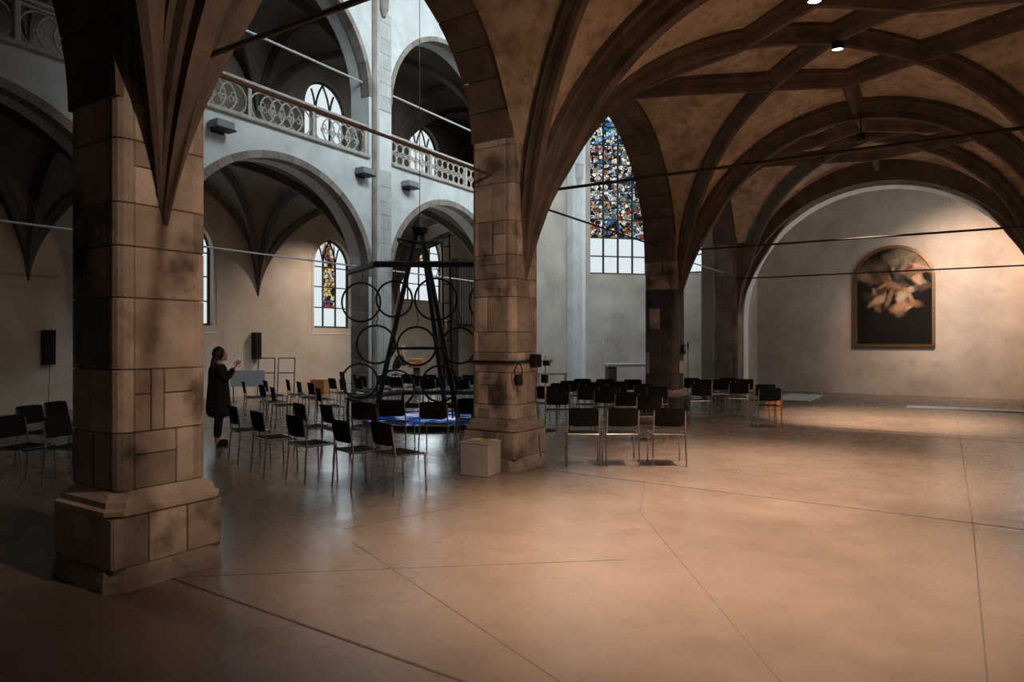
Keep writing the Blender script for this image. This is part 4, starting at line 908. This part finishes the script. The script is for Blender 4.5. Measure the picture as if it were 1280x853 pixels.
# column loudspeakers on the north wall
for yy, lab in ((13.60, 'black column loudspeaker on the plastered wall between amber windows'), (7.75, 'black column loudspeaker on the dark wall behind the massive pillar')):
    o = tag(empty('column_loudspeaker', (XO + .09, yy, 1.13)), lab, 'loudspeaker', 'column loudspeakers')
    MB().bbox((0, 0, .42), (.16, .26, .84), .01).build('cabinet', M['black'], o); MB().bbox((.082, 0, .42), (.01, .22, .78), .004).build('grille', M['seat'], o)
    MB().bbox((-.07, 0, .42), (.06, .1, .2), .01).build('bracket', M['iron'], o); MB().tube([(0, .02, 0), (0, .02, -.3), (-.08, .02, -1.1)], .006, 5).build('cable', M['black'], o)
# two tube trolleys leaning on the wall
for (u, v, lab) in ((332, 497, 'dark tube frame trolley beside the grey information board'), (357, 497, 'dark tube frame trolley leaning behind the north chairs')):
    p = pix(u, v, 0); o = tag(empty('chair_trolley', (p.x, p.y, 0), R_(40)), lab, 'trolley', 'chair trolleys'); w_, hh = .24, 1.18
    for s in (-1, 1):
        MB().tube([(s*w_, 0, .04), (s*w_, .18, hh)], .016, 6).build('upright', M['iron'], o); MB().tube([(s*w_, 0, .05), (s*w_, -.5, .05)], .016, 6).build('runner', M['iron'], o)
        MB().lathe([(.05, -.015), (.05, .015)], n=12).build('wheel', M['black'], o).location = (s*w_, .02, .03)
    for z in (1.0, .62): MB().tube([(-w_, .18*z, hh*z), (w_, .18*z, hh*z)], .016, 6).build('cross_tube', M['iron'], o)
# grey-blue information board
p = pix(310, 503, 0); o = tag(empty('information_board', (p.x, p.y, 0), R_(35)), 'pale grey speckled board table before the north wall', 'board')
m_board = surf('speckled_board', (0.28, 0.33, 0.37), (0.55, 0.6, 0.63), 40, 0.6, 0.0)
MB().bbox((0, 0, .66), (.95, .05, .46), .01).build('panel', m_board, o)
for s in (-1, 1): MB().tube([(s*.4, 0, .45), (s*.4, 0, .02)], .016, 6).build('leg', M['iron'], o); MB().bbox((s*.4, 0, .012), (.06, .4, .024), .005).build('foot', M['iron'], o)
# plinth with leaflets at the collared pillar
bx = tag(empty('leaflet_plinth', (-4.98, 7.10, 0), R_(8)), 'white box plinth with leaflets at the foot of collared pillar', 'plinth')
MB().bbox((0, 0, .20), (.40, .36, .40), .006).build('body', M['white_card'], bx); MB().bbox((0, 0, .412), (.42, .38, .022), .004).build('top_board', M['white_card'], bx)
for (x, y, r, mk) in ((-.1, .05, .1, 'paper_white'), (.04, -.03, -.15, 'paper_yellow'), (.12, .09, .3, 'paper_white')):
    o = MB().bbox((0, 0, .004), (.11, .16, .008), .001).build('leaflet', M[mk]); o.location = Vector((-4.98 + x, 7.10 + y, .424)); o.rotation_euler = (0, 0, r)
    tag(o, {'paper_yellow': 'yellow leaflet lying on the white plinth', 'paper_white': 'white leaflet lying on the white plinth'}[mk], 'leaflet', 'leaflets on the plinth')
# iron collar, hoop and black box on the second pillar
col_ = tag(empty('iron_collar', (-5.085, 7.84, 1.42)), 'dark iron collar bar with hanging ring around sandstone pillar', 'collar'); h_ = PH + .02
for a, b in (((-h_, -h_), (h_, -h_)), ((h_, -h_), (h_, h_)), ((h_, h_), (-h_, h_)), ((-h_, h_), (-h_, -h_))): MB().bbox(((a[0]+b[0])/2, (a[1]+b[1])/2, 0), (abs(a[0]-b[0]) + .03, abs(a[1]-b[1]) + .03, .035), .004).build('bar', M['iron'], col_)
MB().tube([(h_ + .06 + .0*k, -h_ + .03 + .09*math.cos(2*PI*k/24), -.13 + .11*math.sin(2*PI*k/24)) for k in range(24)], .009, 6, closed=True).build('ring', M['iron'], col_); MB().lathe([(.05, -.3), (.06, -.25), (.05, -.16)], n=12).build('pendant', M['black'], col_).location = (h_ + .06, -h_ + .03, 0)
o = tag(empty('black_box', (-4.68, 7.98, 1.36)), 'small black loudspeaker box fixed on the collared pillar', 'loudspeaker'); MB().bbox((0, 0, .07), (.10, .16, .18), .01).build('case', M['black'], o); MB().tube([(.0, .05, 0), (-.03, .05, -.4), (-.02, .12, -.8), (.02, .06, -1.05), (.03, .10, -1.35)], .006, 6).build('cable', M['black'], o); MB().bbox((.052, 0, .07), (.006, .13, .15), .002).build('grille', M['seat'], o)
# camera arm and white stand behind the pillar
p = pix(682, 538, 0); o = tag(empty('microphone_stand', (p.x, p.y, 0)), 'white pole stand with black head just beyond the collared pillar', 'stand')
MB().tube([(0, 0, .02), (0, 0, 1.42)], .018, 8).build('pole', M['paper_white'], o); MB().bbox((.06, .02, 1.32), (.2, .05, .05), .01).build('arm', M['paper_white'], o); MB().bbox((.02, 0, 1.28), (.12, .1, .1), .01).build('camera_head', M['black'], o); MB().lathe([(.2, 0), (.2, .015), (.03, .03)], n=16).build('base', M['black'], o); MB().bbox((-.02, 0, .98), (.12, .1, .16), .01).build('control_box', M['black'], o)
p = pix(690, 515, 0); o = tag(empty('white_rail', (p.x, p.y, 0), TH), 'low white metal rail behind the seating block', 'rail')
for s in (-1, 1): MB().bbox((s*.32, 0, .45), (.05, .05, .9), .006).build('post', M['paper_white'], o)
MB().bbox((0, 0, .91), (.72, .06, .05), .008).build('top_bar', M['paper_white'], o)
# altar and candle poles in the choir
al = tag(empty('altar_table', (-7.75, 19.6, 0), TH), 'stone altar table with pale slab top beyond the seating block', 'altar')
MB().bbox((0, 0, .97), (2.2, .95, .09), .01).build('slab', M['plaster_cool'], al)
for s in (-1, 1): MB().bbox((s*.93, 0, .46), (.24, .85, .92), .01).build('support', M['mortar'], al)
for (u, v, zt, lab, mk, r) in ((754, 486, 1.62, 'slim candle pole with white candle before the choir wall', 'rod_light', .016), (901, 486, 1.65, 'slim candle pole with white candle beside the grey pillar', 'paper_white', .018), (860, 492, 1.5, 'thin dark pole just behind the blackened pillar', 'iron', .012)):
    p = pix(u, v, 0); o = tag(empty('candle_pole', (p.x, p.y, 0)), lab, 'candle stand'); MB().tube([(0, 0, .02), (0, 0, zt)], r, 8).build('pole', M[mk], o); MB().lathe([(.14, 0), (.14, .02), (.02, .05)], n=16).build('base', M['iron'], o)
    MB().lathe([(.028, zt - .1), (.028, zt + .16), (.02, zt + .17)], n=10).build('candle', M['paper_white' if mk != 'iron' else 'iron'], o)
o = tag(empty('pillar_bracket', (-4.72, 14.35, 1.42)), 'small dark bracket with pale carved head on the blackened pillar', 'bracket')
MB().bbox((0, 0, .1), (.08, .14, .2), .01).build('plate', M['black'], o); vs, fs = uv_ball((.06, 0, .1), (.05, .05, .075), 12, 10); MB().add(vs, fs).build('head', M['stone_grey'], o, smooth=True)
# gallery wall lights
for (y, z, lab) in ((8.77, 6.23, 'grey box wall light beside the massive pillar above the wide arch'), (12.97, 6.14, 'grey box wall light on the wall west of the bay shaft'), (14.77, 6.15, 'grey box wall light under the honeycomb balustrade')):
    o = tag(empty('wall_light', (XF + .15, y, z)), lab, 'wall light', 'gallery wall lights'); MB().bbox((.03, 0, .03), (.30, .42, .16), .01).build('housing', M['grey_metal'], o); MB().bbox((.06, .02, -.07), (.28, .44, .03), .005).build('reflector', M['black'], o); MB().bbox((-.13, 0, 0), (.04, .3, .24), .006).build('back_plate', M['iron'], o)
# slatted screen with dark post on the north wall
sc_ = tag(empty('slatted_screen', (XO + .25, 24.7, 2.4)), 'tall pale slatted screen with dark post beyond the cobalt window', 'screen')
MB().bbox((0, -1.1, .3), (.25, .18, 5.2), .01).build('post', M['dark_wood'], sc_); MB().bbox((0, 0, 0), (.16, 2.2, .12), .01).build('bottom_rail', M['dark_wood'], sc_); MB().bbox((0, 0, 2.7), (.16, 2.2, .14), .01).build('top_rail', M['dark_wood'], sc_)
for k in range(11): MB().bbox((0, -.9 + .19*k, 1.35), (.05, .10, 2.6), .008).build('slat', M['slat_wood'], sc_)
MB().box((-.08, 0, 1.35), (.02, 2.1, 2.6)).build('back_board', M['dark_wood'], sc_)
cb = tag(empty('wall_cabinet', (XO + .3, 23.1, 0)), 'tall dark wooden cupboard below the cobalt window', 'cupboard')
MB().bbox((0, 0, 1.3), (.5, .8, 2.6), .01).build('body', M['dark_wood'], cb); MB().bbox((.26, 0, 1.3), (.03, .7, 2.4), .01).build('door', M['dark_wood'], cb)
# pale slabs on the floor of the chapel
for (x0, x1, y0, y1, lab) in ((-.75, 1.7, 19.95, 20.5, 'long pale slab flush on the floor before the painting wall'), (-4.1, -3.1, 20.4, 23.0, 'pale floor slab beside the slim grey pillar')):
    o = MB().bbox(((x0+x1)/2, (y0+y1)/2, .012), (x1-x0, y1-y0, .024), .005).build('floor_slab', M['pale_slab']); tag(o, lab, 'slab', 'pale floor slabs')
